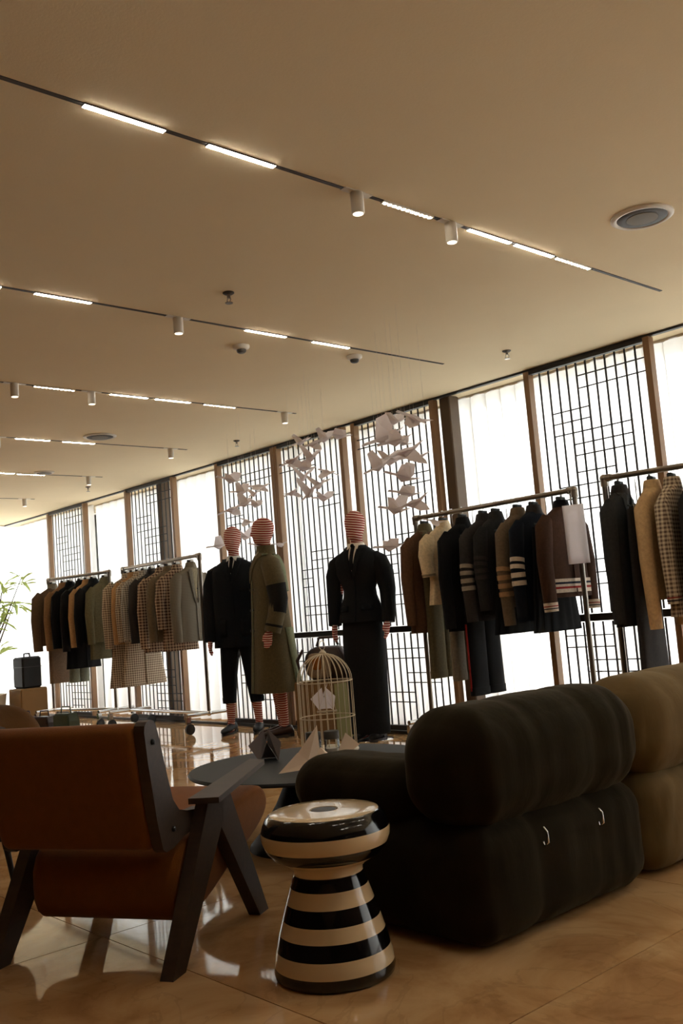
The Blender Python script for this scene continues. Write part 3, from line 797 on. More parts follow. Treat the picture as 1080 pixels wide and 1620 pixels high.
# ------------------------------------------------------------------ clothing helpers (front faces -y, width along x)
def ring(z, rx, ry, cx=0., cy=0., n=36, p=2.0, fold=0., k=9, ph=0.):
    out = []
    for j in range(n):
        a = 2 * PI * j / n; c, s_ = math.cos(a), math.sin(a)
        f = 1 + fold * math.sin(k * a + ph)
        out.append((cx + rx * f * math.copysign(abs(c) ** (2 / p), c), cy + ry * f * math.copysign(abs(s_) ** (2 / p), s_), z))
    return out
def interp(rows, z):
    rows = sorted(rows)
    if z <= rows[0][0]: return rows[0][1:]
    for a, b in zip(rows, rows[1:]):
        if a[0] <= z <= b[0]:
            t = (z - a[0]) / (b[0] - a[0] or 1); return tuple(u + (v - u) * t for u, v in zip(a[1:], b[1:]))
    return rows[-1][1:]
def shell(rows, n=36, p=2.0, fold=0., k=9, ph=0., sub=3, cap0=True, cap1=True):
    rows = sorted(rows, key=lambda q: -q[0]); zt, zb = rows[0][0], rows[-1][0]; rings = []
    for a, b in zip(rows, rows[1:]):
        for i in range(sub):
            z = a[0] + (b[0] - a[0]) * i / sub
            v = interp([q for q in rows], z); t = (zt - z) / (zt - zb)
            rings.append(ring(z, *v, n=n, p=p, fold=fold * t * t, k=k, ph=ph + t))
    rings.append(ring(zb, *rows[-1][1:], n=n, p=p, fold=fold, k=k, ph=ph + 1))
    return MB().loft(rings[::-1], cap0=cap0, cap1=cap1)
def patch(rows, zs, xl, xr, off, side=-1, m=6):
    """surface strip lying on the front (-y) of a shell, between xl(z) and xr(z)"""
    vs = []; fs = []
    for z in zs:
        rx, ry, cx, cy = (tuple(interp(rows, z)) + (0, 0))[:4]
        for i in range(m + 1):
            x = xl(z) + (xr(z) - xl(z)) * i / m
            u = max(-1, min(1, (x - cx) / (rx or 1)))
            vs.append((x, cy + side * (ry * math.sqrt(max(.02, 1 - u * u)) + off), z))
    for r_ in range(len(zs) - 1):
        for i in range(m): fs.append((r_ * (m + 1) + i, r_ * (m + 1) + i + 1, (r_ + 1) * (m + 1) + i + 1, (r_ + 1) * (m + 1) + i))
    return MB().add(vs, fs)
def lsp(a, b, n): return [a + (b - a) * i / (n - 1) for i in range(n)]
def pbuild(mb, name, mat, parent, t=.004):
    o = mb.build(name, mat, parent, True); add_solid(o, t); return o

# ------------------------------------------------------------------ clothes racks
WHEEL = MB().lathe([(.03, -.014), (.05, -.012), (.05, .012), (.03, .014)], 22).mesh('wheel', M['rubber'], True)
def rack(label, p0, p1, zt=1.715, zb=.18, mat='steel'):
    d = Vector((p1[0] - p0[0], p1[1] - p0[1])); L_ = d.length; a = math.atan2(d.y, d.x)
    r = thing('clothes_rack', label, 'clothes rack', (p0[0], p0[1], 0), a)
    rr = .0175
    for x in (0, L_):
        MB().tube([(x, 0, zb), (x, 0, zt)], rr, 12).build('upright', M[mat], r, True)
        MB().ell((x, 0, zt), (.026, .026, .026), 12, 8).tube([(x, 0, zt), (x, 0, zt - .05)], .024, 12).tube([(x, 0, zt), (x + (.05 if x == 0 else -.05), 0, zt)], .024, 12).build('elbow_joint', M[mat], r, True)
        MB().tube([(x, -.25, zb), (x, .25, zb)], rr, 12).build('foot_rail', M['chrome'], r, True)
        MB().ell((x, 0, zb), (.027, .027, .027), 12, 8).build('tee_joint', M['chrome'], r, True)
        for y in (-.24, .24):
            c = MB().box((x, y, zb - .045), (.03, .045, .06)).tube([(x, y, zb), (x, y, zb - .03)], .014, 8).build('caster_fork', M['chrome'], r)
            inst('wheel', WHEEL, c, (x, y + .015, .052), (1, 1, 1), (0, PI / 2, 0))
    MB().tube([(0, 0, zt), (L_, 0, zt)], rr, 12).build('top_rail', M[mat], r, True)
    MB().tube([(0, 0, zb), (L_, 0, zb)], rr, 12).build('base_rail', M['chrome'], r, True)
    return (Vector(p0), Vector(p1), a, zt)
RA = rack('small steel pipe clothes rack with dark and olive coats by the plant', (-10.94, 5.17), (-9.85, 5.386))
RB = rack('steel pipe clothes rack of checked coats beside the mannequins', (-9.525, 5.376), (-7.97, 5.35))
RC = rack('long steel pipe clothes rack of striped cardigans behind the velvet sofa', (-5.134, 5.463), (-3.64, 5.42))
RD = rack('steel pipe clothes rack holding the checked shirt and long dark coat', (-3.235, 5.148), (-1.74, 5.37))
def on_rack(R, x):
    t = (x - R[0].x) / (R[1].x - R[0].x); return (x, R[0].y + (R[1].y - R[0].y) * t, R[3])

def hanger(R, x, tilt, mat, group, label, clips=False):
    X, Y, Z = on_rack(R, x)
    r = thing('coat_hanger', label, 'hanger', (X, Y, Z), R[2] + PI / 2 + tilt, group)
    MB().tube([(0, -.004, -.10), (0, 0, -.05)] + [(.0225 * math.cos(t), 0, .0 + .0225 * math.sin(t)) for t in [-PI / 2 + PI * k / 8 * 1.35 for k in range(9)]], .0022, 6).build('hook', M['chrome'], r, True)
    if clips:
        MB().tube([(0, 0, -.05), (0, 0, -.20)], .003, 6).build('hook_stem', M['chrome'], r, True)
        MB().tube([(-.16, 0, -.20), (.16, 0, -.20)], .006, 8).build('clip_bar', M[mat], r, True)
        for sx in (-1, 1):
            MB().box((sx * .10, 0, -.218), (.024, .026, .05)).build('clip', M['chrome'], r)
        return r
    pts = [(-.172, 0, -.204), (-.140, 0, -.180), (-.090, 0, -.150), (-.034, 0, -.118), (-.024, 0, -.042), (.024, 0, -.042), (.034, 0, -.118), (.090, 0, -.150), (.140, 0, -.180), (.172, 0, -.204)]
    if mat == 'hangerblk':
        MB().box((0, -.022, -.036), (.044, .008, .022)).build('size_label', M['tagw'], r)
    MB().tube(pts, [.010, .013, .016, .017, .020, .020, .017, .016, .013, .010], 10).build('hanger_arms', M[mat], r, True)
    return r
def garment(R, x, name, label, cat, mat, length=.70, half=.21, thick=.055, sleeve=.60, tilt=0., collar=None, lapel=None, stripes=None, cuff=None, hem=None,
            buttons=0, flare=1.04, lapelmat=None, fold=.05, group=None, placket=True, srad=.052, hmat='hangerblk', hlabel=None, hgroup=None, drop=.08, fur=None, seed=0, shirt=None):
    X, Y, Z = on_rack(R, x); thick = min(thick, .046)
    if hlabel: hanger(R, x, tilt, hmat, hgroup, hlabel)
    r = thing(name, label, cat, (X, Y, Z - drop), R[2] + PI / 2 + tilt, group)
    rows = [(-.015, .052, .042), (-.035, .085, .047), (-.06, .135, .05), (-.095, half * .88, thick * .95), (-.15, half * .98, thick), (-.30, half * .94, thick * 1.05), (-.55 * length - .1, half * .93, thick * 1.05), (-length, half * flare, thick * 1.15)]
    rows = [q + (0., 0.) for q in sorted(rows, reverse=True)]
    shell(rows, 40, 2.4, fold, 9, seed, cap1=False).build('garment_body', mat, r, True)
    fr = [(z, a * 1.0, b * 1.05, c, d) for z, a, b, c, d in rows]
    if sleeve:
        for sx in (-1, 1):
            e = -.12 - sleeve
            pts = [(sx * half * .78, 0, -.10), (sx * half * .97, .004, -.16), (sx * (half + .030), -.004, -.12 - sleeve * .45), (sx * (half + .022), -.012, e)]
            sy = .040; fl = srad / sy
            sl = MB().tube(pts, [sy * .75, sy * 1.12, sy, sy * .85], 14, flat=fl).build('sleeve', mat, r, True)
            A, B = Vector(pts[2]), Vector(pts[3]); A0 = Vector(pts[1])
            if stripes:
                sm, z0 = stripes
                for q in range(4):
                    t = z0 + q * .085
                    def at(t):
                        return A0.lerp(A, t / .45) if t < .45 else A.lerp(B, (t - .45) / .55)
                    MB().tube([at(t), at(t + .05)], sy * 1.10, 14, flat=fl).build('sleeve_band', sm, sl, True)
            if cuff:
                MB().tube([A.lerp(B, .84), A.lerp(B, 1.02)], [sy * .95, sy * .92], 14, flat=fl).build('cuff', cuff[0], sl, True)
                MB().tube([A.lerp(B, .90), A.lerp(B, .92)], sy * .98, 14, flat=fl).build('cuff_line', cuff[1], sl, True)
                MB().tube([A.lerp(B, .95), A.lerp(B, .97)], sy * .98, 14, flat=fl).build('cuff_line', cuff[2], sl, True)
    if hem:
        zz = -length + .03
        v = interp(rows, zz + .04)
        MB().loft([ring(z_, v[0] * 1.05, v[1] * 1.14, p=2.4) for z_ in (zz, zz + .09)]).build('hem_band', hem[0], r, True)
        for q, mm in ((.025, hem[1]), (.055, hem[2])):
            MB().loft([ring(z_, v[0] * 1.06, v[1] * 1.17, p=2.4) for z_ in (zz + q, zz + q + .014)]).build('hem_line', mm, r, True)
    cm = collar or mat
    MB().loft([ring(z_, a, b, n=24) for z_, a, b in ((-.04, .075, .055), (-.005, .062, .05), (.022, .052, .045), (.026, .046, .04), (.0, .04, .036))], cap=False).build('collar', cm, r, True)
    if fur:
        MB().loft([ring(z_, a, b, n=24, fold=.04) for z_, a, b in ((-.10, .12, .050), (-.05, .125, .058), (.0, .105, .058), (.035, .075, .052), (.03, .048, .040))]).build('fur_collar', fur, r, True)
    if placket:
        pbuild(patch(fr, lsp(-.10, -length + .01, 10), lambda z: -.008, lambda z: .008, .003, m=2), 'placket', lapelmat or mat, r, .003)
    if lapel:
        lm = lapelmat or mat; zl = lapel
        for sx in (-1, 1):
            pbuild(patch(fr, lsp(-.03, -zl, 8), lambda z: sx * (.012 + .03 * max(0, 1 + z / zl)), lambda z: sx * (.02 + .085 * max(0, 1 + z / zl) ** .7), .007, m=4), 'lapel', lm, r, .004)
        if shirt:
            pbuild(patch(fr, lsp(-.03, -zl * .95, 8), lambda z: -.045 * (1 + z / zl), lambda z: .045 * (1 + z / zl), .004, m=4), 'shirt_front', shirt, r, .003)
    for q in range(buttons):
        z = -.24 - q * .11
        v = interp(fr, z); o = MB().lathe([(.009, 0), (.009, .004), (.005, .006)], 10).build('button', M['black'], r)
        o.matrix_local = Matrix.Translation((.02, -v[1] - .003, z)) @ Matrix.Rotation(PI / 2, 4, 'X')
    return r
def trousers(R, x, label, mat, top=.24, length=.95, half=.125, thick=.05, tilt=0., stripe=None, group=None, hgroup=None, hlabel='black clip hanger holding trousers on the long rack', name='trousers', skirt=False, pleats=0, flare=1.0, cat='trousers'):
    X, Y, Z = on_rack(R, x); thick = min(thick, .035); length = top + length - .22; top = .22
    hanger(R, x, tilt, 'hanger', hgroup, hlabel, clips=True)
    r = thing(name, label, cat, (X, Y, Z), R[2] + PI / 2 + tilt, group)
    zt = -top
    MB().loft([ring(zt - .045, half * 1.0, thick * .8, p=2.6), ring(zt, half * .98, thick * .7, p=2.6)]).build('waistband', mat, r, True)
    if skirt:
        rows = [(zt - .02, half * 1.02, thick * .8, 0, 0), (zt - .2, half * 1.1, thick, 0, 0), (zt - length, half * flare, thick * 1.15, 0, 0)]
        shell(rows, 96, 2.2, .10 if pleats else .04, pleats or 7, 0, 6).build('skirt_panel', mat, r, True)
        return r
    for sx in (-1, 1):
        rows = [(zt - .03, half * .56, thick * .75, sx * half * .45, 0), (zt - .25, half * .6, thick, sx * half * .47, 0), (zt - length * .6, half * .55, thick, sx * half * .5, 0), (zt - length, half * .56, thick, sx * half * .54, 0)]
        lg = shell(rows, 24, 2.3, .03, 5, sx).build('trouser_leg', mat, r, True)
        v = rows[-1]
        MB().loft([ring(zt - length, v[1] * 1.05, v[2] * 1.06, v[3], 0, 24, 2.3), ring(zt - length + .055, v[1] * 1.05, v[2] * 1.06, v[3], 0, 24, 2.3)]).build('turn_up', mat, lg, True)
        if stripe:
            MB().box((sx * half * .54 - half * .57, 0, zt - length * .76), (.006, .012, length * .42)).build('side_stripe', stripe, lg)
    return r

BLK = fab((22, 23, 25)); NAV = fab((20, 25, 34)); CHAR = fab((52, 48, 46)); DGR = fab((40, 39, 39)); BRN = fab((92, 66, 48)); OLV = fab((92, 84, 62))
TAN = fab((170, 132, 92)); CRM = fab((222, 200, 164)); BEI = fab((196, 164, 122)); OLG = fab((104, 98, 74)); DBR = fab((66, 44, 33)); GRY = fab((120, 112, 98))
GREYW = fab((150, 138, 124)); TANB = fab((160, 124, 88)); STR = fab((206, 190, 172)); RED = fab((140, 40, 36)); NVL = fab((26, 28, 44)); SIL = fab((190, 192, 196))
GIN1 = gingham('gingham_brown', lin(206, 190, 166), lin(104, 84, 72), .024)
GIN2 = gingham('gingham_red_brown', lin(186, 162, 138), lin(74, 48, 40), .030)
GIN3 = gingham('gingham_grey', lin(190, 184, 172), lin(96, 88, 82), .022)
TWD = gingham('tweed_grey', lin(132, 122, 104), lin(100, 94, 84), .008)
GC = 'clothes on the long rack behind the sofa'; HC = 'dark hangers on the long rack'; HLC = 'thick dark teal hanger on the long rack behind the sofa'
hk = dict(hmat='hanger', hgroup=HC, hlabel=HLC, group=GC)
# rack behind the sofa
garment(RC, -5.04, 'blazer', 'brown wool blazer hanging first on the rack next to the long-skirted mannequin', 'blazer', BRN, .80, .22, .06, .62, .05, lapel=.30, collar=OLV, lapelmat=OLV, **hk)
trousers(RC, -4.945, 'olive wool trousers clipped beside the brown blazer', OLV, .20, 1.02, .15, .055, .05, group=GC, hgroup=HC)
garment(RC, -4.845, 'knit_sweater', 'cream short-sleeved knit top with dark trimmed cuffs', 'top', CRM, .60, .20, .055, .27, .05, placket=False, srad=.068, cuff=(CRM, BLK, BLK), **hk)
trousers(RC, -4.75, 'pale grey-green trousers hanging below the cream knit top', GRY, .36, .88, .12, .05, .05, group=GC, hgroup=HC)
garment(RC, -4.645, 'overcoat', 'plain black overcoat between the cream top and striped cardigan', 'coat', BLK, .80, .23, .065, .66, .05, lapel=.3, **hk)
trousers(RC, -4.545, 'wide black trousers with a thin red white side stripe', BLK, .34, 1.0, .17, .075, .05, stripe=RED, group=GC, hgroup=HC)
garment(RC, -4.445, 'cardigan', 'charcoal cardigan with four brownish sleeve bands', 'cardigan', CHAR, .74, .215, .06, .62, .05, stripes=(GREYW, .34), buttons=4, **hk)
garment(RC, -4.325, 'knit_dress', 'dark grey knit top with faint sleeve bands over a skirt', 'top', DGR, .70, .20, .06, .55, .05, stripes=(CHAR, .3), **hk)
trousers(RC, -4.225, 'black pleated skirt hanging under the dark grey knit', BLK, .36, .56, .15, .06, .05, name='pleated_skirt', skirt=True, pleats=14, flare=1.55, cat='skirt', group=GC, hgroup=HC)
garment(RC, -4.125, 'cardigan', 'brown-grey cardigan with tan sleeve bands and long slim sleeve', 'cardigan', fab((104, 88, 70)), .66, .20, .055, .66, .05, stripes=(TANB, .40), **hk)
garment(RC, -3.985, 'cardigan', 'navy black cardigan with four pale sleeve bands', 'cardigan', NAV, .76, .225, .065, .64, .05, stripes=(STR, .32), buttons=4, collar=CHAR, **hk)
trousers(RC, -3.88, 'black pleated mini skirt hanging beside the brown jacket', BLK, .50, .42, .18, .07, .05, name='pleated_skirt', skirt=True, pleats=16, flare=1.4, cat='skirt', group=GC, hgroup=HC)
garment(RC, -3.755, 'bomber_jacket', 'brown jacket with cream red and navy striped cuffs and hem', 'jacket', DBR, .62, .225, .07, .58, .05, cuff=(STR, RED, NVL), hem=(STR, RED, NVL), placket=True, collar=BLK, srad=.064, **hk)
# paper sheet over the last shoulder
r = thing('tissue_sheet', 'white sheet of paper hanging over the brown striped-cuff jacket', 'paper', (-3.56, 5.27, 1.40), .9)
o = MB().add([(-.062 + .124 * i / 8, .03 * math.cos(i * .5) - .02 * j / 6, .20 - .38 * j / 6) for j in range(7) for i in range(9)],
             [(j * 9 + i, j * 9 + i + 1, (j + 1) * 9 + i + 1, (j + 1) * 9 + i) for j in range(6) for i in range(8)]).build('sheet', M['paperw'], r, True); add_solid(o, .0015)
MB().tube([(0, .0, .20), (0, .07, .30)], .001, 5).build('string', M['white'], r)
# last rack
GD = 'clothes on the rack with the checked shirt'; HD = 'dark hangers on the checked shirt rack'; HLD = 'thick dark hanger on the rack with the checked shirt'
hk = dict(hmat='hanger', hgroup=HD, hlabel=HLD, group=GD)
garment(RD, -3.145, 'overcoat', 'long dark charcoal coat with upturned collar and bulky sleeves', 'coat', fab((46, 46, 46)), .82, .225, .07, .68, .05, lapel=.3, collar=CHAR, srad=.062, **hk)
trousers(RD, -3.045, 'floor-length dark charcoal skirt below the bulky sleeved coat', fab((50, 48, 48)), .36, 1.0, .17, .06, .05, name='long_skirt', skirt=True, flare=1.25, cat='skirt', group=GD, hgroup=HD, hlabel='dark clip hanger holding the long charcoal skirt')
garment(RD, -2.945, 'coat', 'beige wool coat with long straight sleeve', 'coat', BEI, .68, .21, .06, .72, .05, **hk)
garment(RD, -2.825, 'checked_shirt', 'brown and white gingham shirt with a thin striped armband', 'shirt', GIN1, .78, .215, .065, .58, .05, stripes=None, cuff=(GIN1, RED, NVL), buttons=5, **hk)
garment(RD, -2.69, 'jacket', 'dark grey jacket with pale bars on the sleeve and shearling collar', 'jacket', DGR, .78, .22, .065, .60, .05, stripes=(STR, .80), fur=fab((190, 168, 140)), **hk)
garment(RD, -2.50, 'jacket', 'black jacket hanging beyond the shearling collared one', 'jacket', BLK, .74, .22, .065, .60, .05, **hk)
# checked rack
GB = 'coats on the checked rack'; HB = 'black hangers on the checked coat rack'; HLB = 'flat black hanger with white label on the checked coat rack'
hk = dict(hmat='hangerblk', hgroup=HB, hlabel=HLB, group=GB)
garment(RB, -9.43, 'overcoat', 'long brown and white gingham overcoat with cape-like sleeves', 'coat', GIN1, 1.20, .235, .075, .66, .05, srad=.07, flare=1.15, **hk)
garment(RB, -9.305, 'coat', 'camel tan coat between two gingham coats', 'coat', TAN, .74, .21, .055, .62, .05, **hk)
garment(RB, -9.055, 'jacket', 'light gingham jacket with short wide sleeves', 'jacket', GIN3, .72, .22, .06, .58, .05, srad=.06, **hk)
garment(RB, -9.18, 'overcoat', 'long pale gingham coat showing below the shorter jackets', 'coat', GIN1, 1.18, .225, .07, .6, .05, flare=1.2, **hk)
garment(RB, -8.90, 'jacket', 'dark charcoal jacket among the gingham coats', 'jacket', fab((54, 50, 48)), .74, .22, .065, .62, .05, lapel=.3, srad=.06, **hk)
garment(RB, -8.72, 'checked_shirt', 'dark red-brown gingham shirt jacket with long sleeves', 'shirt', GIN2, .84, .22, .065, .68, .05, buttons=4, srad=.058, **hk)
garment(RB, -8.56, 'jacket', 'brown grey wool jacket beside the tweed blazer', 'jacket', fab((112, 98, 78)), .74, .21, .055, .62, .05, **hk)
garment(RB, -8.40, 'checked_shirt', 'dark gingham shirt hem showing below the tweed blazer', 'shirt', GIN2, .84, .20, .055, .5, .05, **hk)
garment(RB, -8.14, 'blazer', 'grey tweed blazer with notched lapels facing out at the rack end', 'blazer', TWD, .76, .23, .07, .64, .28, lapel=.38, lapelmat=GRY, buttons=2, shirt=fab((150, 138, 112)), srad=.06, **hk)
# small rack
GA = 'coats on the small rack'; HA = 'black hangers on the small rack'; HLA = 'flat black hanger with white label on the small rack'
hk = dict(hmat='hangerblk', hgroup=HA, hlabel=HLA, group=GA)
garment(RA, -10.86, 'cape_coat', 'brown cape coat with curved sleeve at the outer end of the small rack', 'coat', fab((98, 78, 60)), .70, .225, .07, .64, .0, srad=.068, collar=GRY, **hk)
trousers(RA, -10.76, 'long grey-brown skirt below the brown cape coat', fab((112, 92, 74)), .50, .72, .16, .06, .0, name='long_skirt', skirt=True, flare=1.05, cat='skirt', group=GA, hgroup=HA, hlabel='black clip hanger holding the grey-brown skirt')
garment(RA, -10.66, 'coat', 'tan brown coat beside the cape coat', 'coat', fab((132, 100, 70)), .72, .215, .06, .64, .0, **hk)
garment(RA, -10.54, 'coat', 'slim black coat beside the tan brown one', 'coat', BLK, .74, .21, .055, .62, .0, **hk)
garment(RA, -10.354, 'overcoat', 'long black overcoat in the middle of the small rack', 'coat', fab((19, 19, 21)), .98, .225, .07, .66, .0, **hk)
trousers(RA, -10.452, 'grey-green trousers hanging low below the black coats', fab((122, 124, 108)), .60, .62, .12, .055, .0, group=GA, hgroup=HA, hlabel='black clip hanger holding the grey-green trousers')
garment(RA, -10.238, 'coat', 'beige edged black coat next to the olive jacket', 'coat', TAN, .70, .20, .05, .62, .0, **hk)
garment(RA, -10.126, 'jacket', 'black short jacket next to the olive jacket', 'jacket', BLK, .72, .21, .055, .62, .0, **hk)
garment(RA, -9.93, 'jacket', 'olive grey jacket at the inner end of the small rack', 'jacket', OLG, .70, .215, .065, .60, .0, lapel=.32, **hk)
trousers(RA, -10.026, 'olive skirt hanging below the olive grey jacket', OLG, .55, .42, .15, .06, .0, name='short_skirt', skirt=True, flare=1.1, cat='skirt', group=GA, hgroup=HA, hlabel='black clip hanger holding the olive skirt')

# ------------------------------------------------------------------ mannequins
def fuse(mb, name, mat, parent, vox=.008):
    o = mb.build(name, mat, None)
    m = o.modifiers.new('fuse', 'REMESH'); m.mode = 'VOXEL'; m.voxel_size = vox
    s_ = o.modifiers.new('soft', 'SMOOTH'); s_.factor = .5; s_.iterations = 3
    dg = bpy.context.evaluated_depsgraph_get(); dg.update()
    me = bpy.data.meshes.new_from_object(o.evaluated_get(dg))
    old = o.data; o.modifiers.clear(); o.data = me; bpy.data.meshes.remove(old)
    me.polygons.foreach_set('use_smooth', [True] * len(me.polygons))
    if not me.materials: me.materials.append(mat)
    o.parent = parent
    return o
def hand(mb, w, sx, fwd=-.02, k=1.0):
    """relaxed hand hanging from wrist point w; sx = +1/-1 side"""
    x, y, z = w
    mb.tube([(x, y, z + .03), (x, y + fwd * .3, z - .01), (x, y + fwd, z - .05), (x, y + fwd * 1.6, z - .09)], [.022 * k, .024 * k, .036 * k, .034 * k], 12, flat=.62)
    for i, (dy, ln) in enumerate(((-.030, .072), (-.010, .082), (.010, .076), (.029, .058))):
        b = (x - sx * .002, y + fwd * 1.5 + dy * k, z - .085)
        mb.tube([b, (b[0], b[1] - .002, b[2] - ln * .5), (b[0] - sx * .010, b[1] - .004, b[2] - ln * .85), (b[0] - sx * .018, b[1] - .004, b[2] - ln)], [.0105, .010, .009, .007], 8)
    mb.tube([(x, y + fwd * .8 - .025, z - .03), (x - sx * .012, y + fwd - .048, z - .065), (x - sx * .016, y + fwd - .055, z - .10)], [.013, .011, .008], 8)
def mannequin_body(r, H, sh, arms, legs, head_rot=0.):
    """arms: list of [shoulder, elbow, wrist]; legs: list of [hip, knee, ankle]"""
    mb = MB(); hz = H - .125; c, s_ = math.cos(head_rot), math.sin(head_rot)
    # head: egg, a little deeper than wide, with a chin and brow
    rings = []
    for z, a, b, f in ((-.122, .028, .034, -.02), (-.11, .046, .058, -.018), (-.085, .060, .078, -.012), (-.05, .071, .092, -.004), (0, .080, .101, 0), (.04, .082, .103, .004), (.075, .074, .092, .006), (.10, .055, .070, .006), (.118, .030, .038, .006), (.125, .008, .010, .006)):
        rings.append([(p[0] * c - (p[1] + f) * s_, p[0] * s_ + (p[1] + f) * c, hz + z) for p in [(a * math.cos(2 * PI * j / 24), b * math.sin(2 * PI * j / 24)) for j in range(24)]])
    mb.loft(rings)
    nose = [(0, -.095, hz + .01), (0, -.110, hz - .022), (0, -.098, hz - .038)]
    mb.tube([(p[0] * c - p[1] * s_, p[0] * s_ + p[1] * c, p[2]) for p in nose], [.008, .012, .008], 8)
    mb.tube([(0, .012, hz - .07), (0, .015, hz - .14), (0, .02, sh - .02)], [.050, .050, .062], 16)
    mb.loft([ring(z, a, b, 0, .015, 24) for z, a, b in ((sh + .01, .07, .06), (sh - .03, .15, .085), (sh - .12, .165, .10), (sh - .30, .135, .09), (sh - .42, .14, .095), (sh - .58, .155, .105))][::-1])
    for sd, el, wr in arms:
        mb.tube([sd, el, wr], [.052, .042, .026], 12)
        hand(mb, wr, 1 if wr[0] > 0 else -1)
    for hp, kn, an in legs:
        mb.tube([hp, tuple((Vector(hp) + Vector(kn)) / 2), kn, tuple(Vector(kn) * .65 + Vector(an) * .35 + Vector((0, .012, 0))), an, (an[0], an[1] - .02, an[2] - .05)], [.085, .075, .055, .054, .034, .036], 14)
        mb.tube([(an[0], an[1] + .03, .045), (an[0], an[1] - .06, .045), (an[0], an[1] - .14, .035)], [.033, .036, .024], 10)
    return fuse(mb, 'body', M['knit'], r)
def shoe(parent, x, y, mat, rz=0., heel=.0, L_=.27):
    r_ = MB(); rings = []
    for t, w, h in ((0, .022, .05), (.06, .036, .085), (.2, .040, .09), (.4, .040, .075), (.6, .046, .058), (.8, .044, .048), (.94, .030, .036), (1, .012, .022)):
        yy = .09 - t * L_
        lift = heel * max(0, 1 - t / .6)
        rings.append([(w * math.cos(a), yy, .018 + lift + h * .5 + h * .5 * math.sin(a)) for a in [2 * PI * j / 14 for j in range(14)]])
    r_.loft(rings[::-1])
    o = r_.build('shoe', mat, parent, True, (x, y, 0), rz)
    so = MB().loft([[(w * math.cos(a), .0 + (.09 - L_ / 2) + L_ / 2 * 1.02 * math.sin(a) * 1.0, z) for a in [2 * PI * j / 18 for j in range(18)]] for z, w in ((0, .046), (.02, .047))])
    so.build('sole', M['rubber'], o)
    MB().box((0, .06, .02 + heel / 2), (.06, .06, .03 + heel)).build('heel', M['rubber'], o)
    return o
def collar_and_tie(r, rows, z0, z1, tie=True, w=.055, shirt=None):
    sm = shirt or M['shirt']
    pbuild(patch(rows, lsp(z0, z1, 9), lambda z: -w * (z - z1) / (z0 - z1), lambda z: w * (z - z1) / (z0 - z1), .004, m=6), 'shirt_front', sm, r, .003)
    MB().loft([ring(z, a, b, 0, .012, 24) for z, a, b in ((z0 - .03, .075, .066), (z0 + .01, .066, .060), (z0 + .020, .060, .058), (z0 + .018, .055, .053), (z0, .055, .05))], cap=False).build('shirt_collar', sm, r, True)
    for sx in (-1, 1):
        MB().loft([[(sx * .004, -.060, z0 + .005), (sx * .050, -.045, z0 + .018), (sx * .045, -.085, z0 - .035)], [(sx * .004, -.064, z0 + .005), (sx * .052, -.050, z0 + .018), (sx * .047, -.091, z0 - .035)]]).build('collar_point', sm, r)
    if tie:
        pbuild(patch(rows, lsp(z0 - .005, z1 + .01, 6), lambda z: -.016, lambda z: .016, .010, m=2), 'tie', BLK, r, .006)
        MB().ell((0, -.082, z0 - .005), (.018, .012, .018), 10, 6).build('tie_knot', BLK, r, True)
def lapels(r, rows, z0, z1, mat, w0=.035, w1=.10):
    for sx in (-1, 1):
        pbuild(patch(rows, lsp(z0, z1, 9), lambda z: sx * (.004 + w0 * (z - z1) / (z0 - z1)), lambda z: sx * (.010 + w1 * ((z - z1) / (z0 - z1)) ** .6), .010, m=4), 'lapel', mat, r, .005)
def sleeves(r, mat, pts, rad, bands=()):
    out = []
    for sx in (-1, 1):
        q = [(sx * p[0], p[1], p[2]) for p in pts]
        out.append(MB().tube(q, rad, 18).build('sleeve', mat, r, True))
    return out
def base_plate(r, y=.02):
    MB().lathe([(.17, 0), (.172, .003), (.17, .006), (.15, .008)], 40, (0, y, 0)).build('stand_plate', M['chrome'], r, True)

SUIT = fab((24, 26, 28)); SUIT2 = fab((22, 26, 30)); COAT = fab((90, 80, 57)); COATL = fab((110, 112, 84)); CUFFD = fab((30, 28, 26))
# mannequin in long black skirt suit
r = thing('mannequin', 'striped-knit mannequin in black waisted jacket and floor-length black skirt', 'mannequin', (-5.79, 5.43, 0), math.radians(22))
A = [[(s_ * .15, .01, 1.46), (s_ * .215, .02, 1.18), (s_ * .235, -.02, .965)] for s_ in (-1, 1)]
mannequin_body(r, 1.867, 1.545, A, [[(s_ * .08, 0, .95), (s_ * .075, -.01, .52), (s_ * .06, .02, .10)] for s_ in (-1, 1)])
rows = [(1.575, .070, .062, 0, .012), (1.545, .115, .080, 0, .01), (1.505, .175, .100, 0, .005), (1.45, .205, .118, 0, 0), (1.35, .190, .128, 0, 0), (1.22, .137, .108, 0, 0), (1.16, .142, .112, 0, 0), (1.06, .178, .135, 0, 0), (.95, .200, .150, 0, 0)]
shell(rows, 44, 2.1, .02, 8).build('jacket', SUIT, r, True)
collar_and_tie(r, rows, 1.575, 1.36, True, .05)
lapels(r, rows, 1.57, 1.30, SUIT, .035, .085)
pbuild(patch(rows, lsp(1.30, .955, 10), lambda z: .004, lambda z: .016, .004, m=2), 'front_edge', SUIT2, r, .004)
for sx in (-1, 1): pbuild(patch(rows, lsp(1.085, 1.04, 4), lambda z: sx * .06, lambda z: sx * .15, .006, m=4), 'pocket_flap', SUIT2, r, .006)
sleeves(r, SUIT, [(.14, .005, 1.475), (.185, .008, 1.435), (.222, .018, 1.33), (.238, .02, 1.20), (.243, 0, 1.05), (.238, -.02, .935)], [.055, .076, .080, .068, .058, .055])
shell([(.99, .165, .118, 0, 0), (.80, .178, .128, 0, 0), (.45, .172, .125, 0, 0), (.055, .160, .118, 0, 0)], 40, 2.2, .015, 6).build('skirt', fab((26, 27, 28)), r, True)
for s_ in (-1, 1): shoe(r, s_ * .07, .0, M['leather'], 0, .0, .25)
base_plate(r)
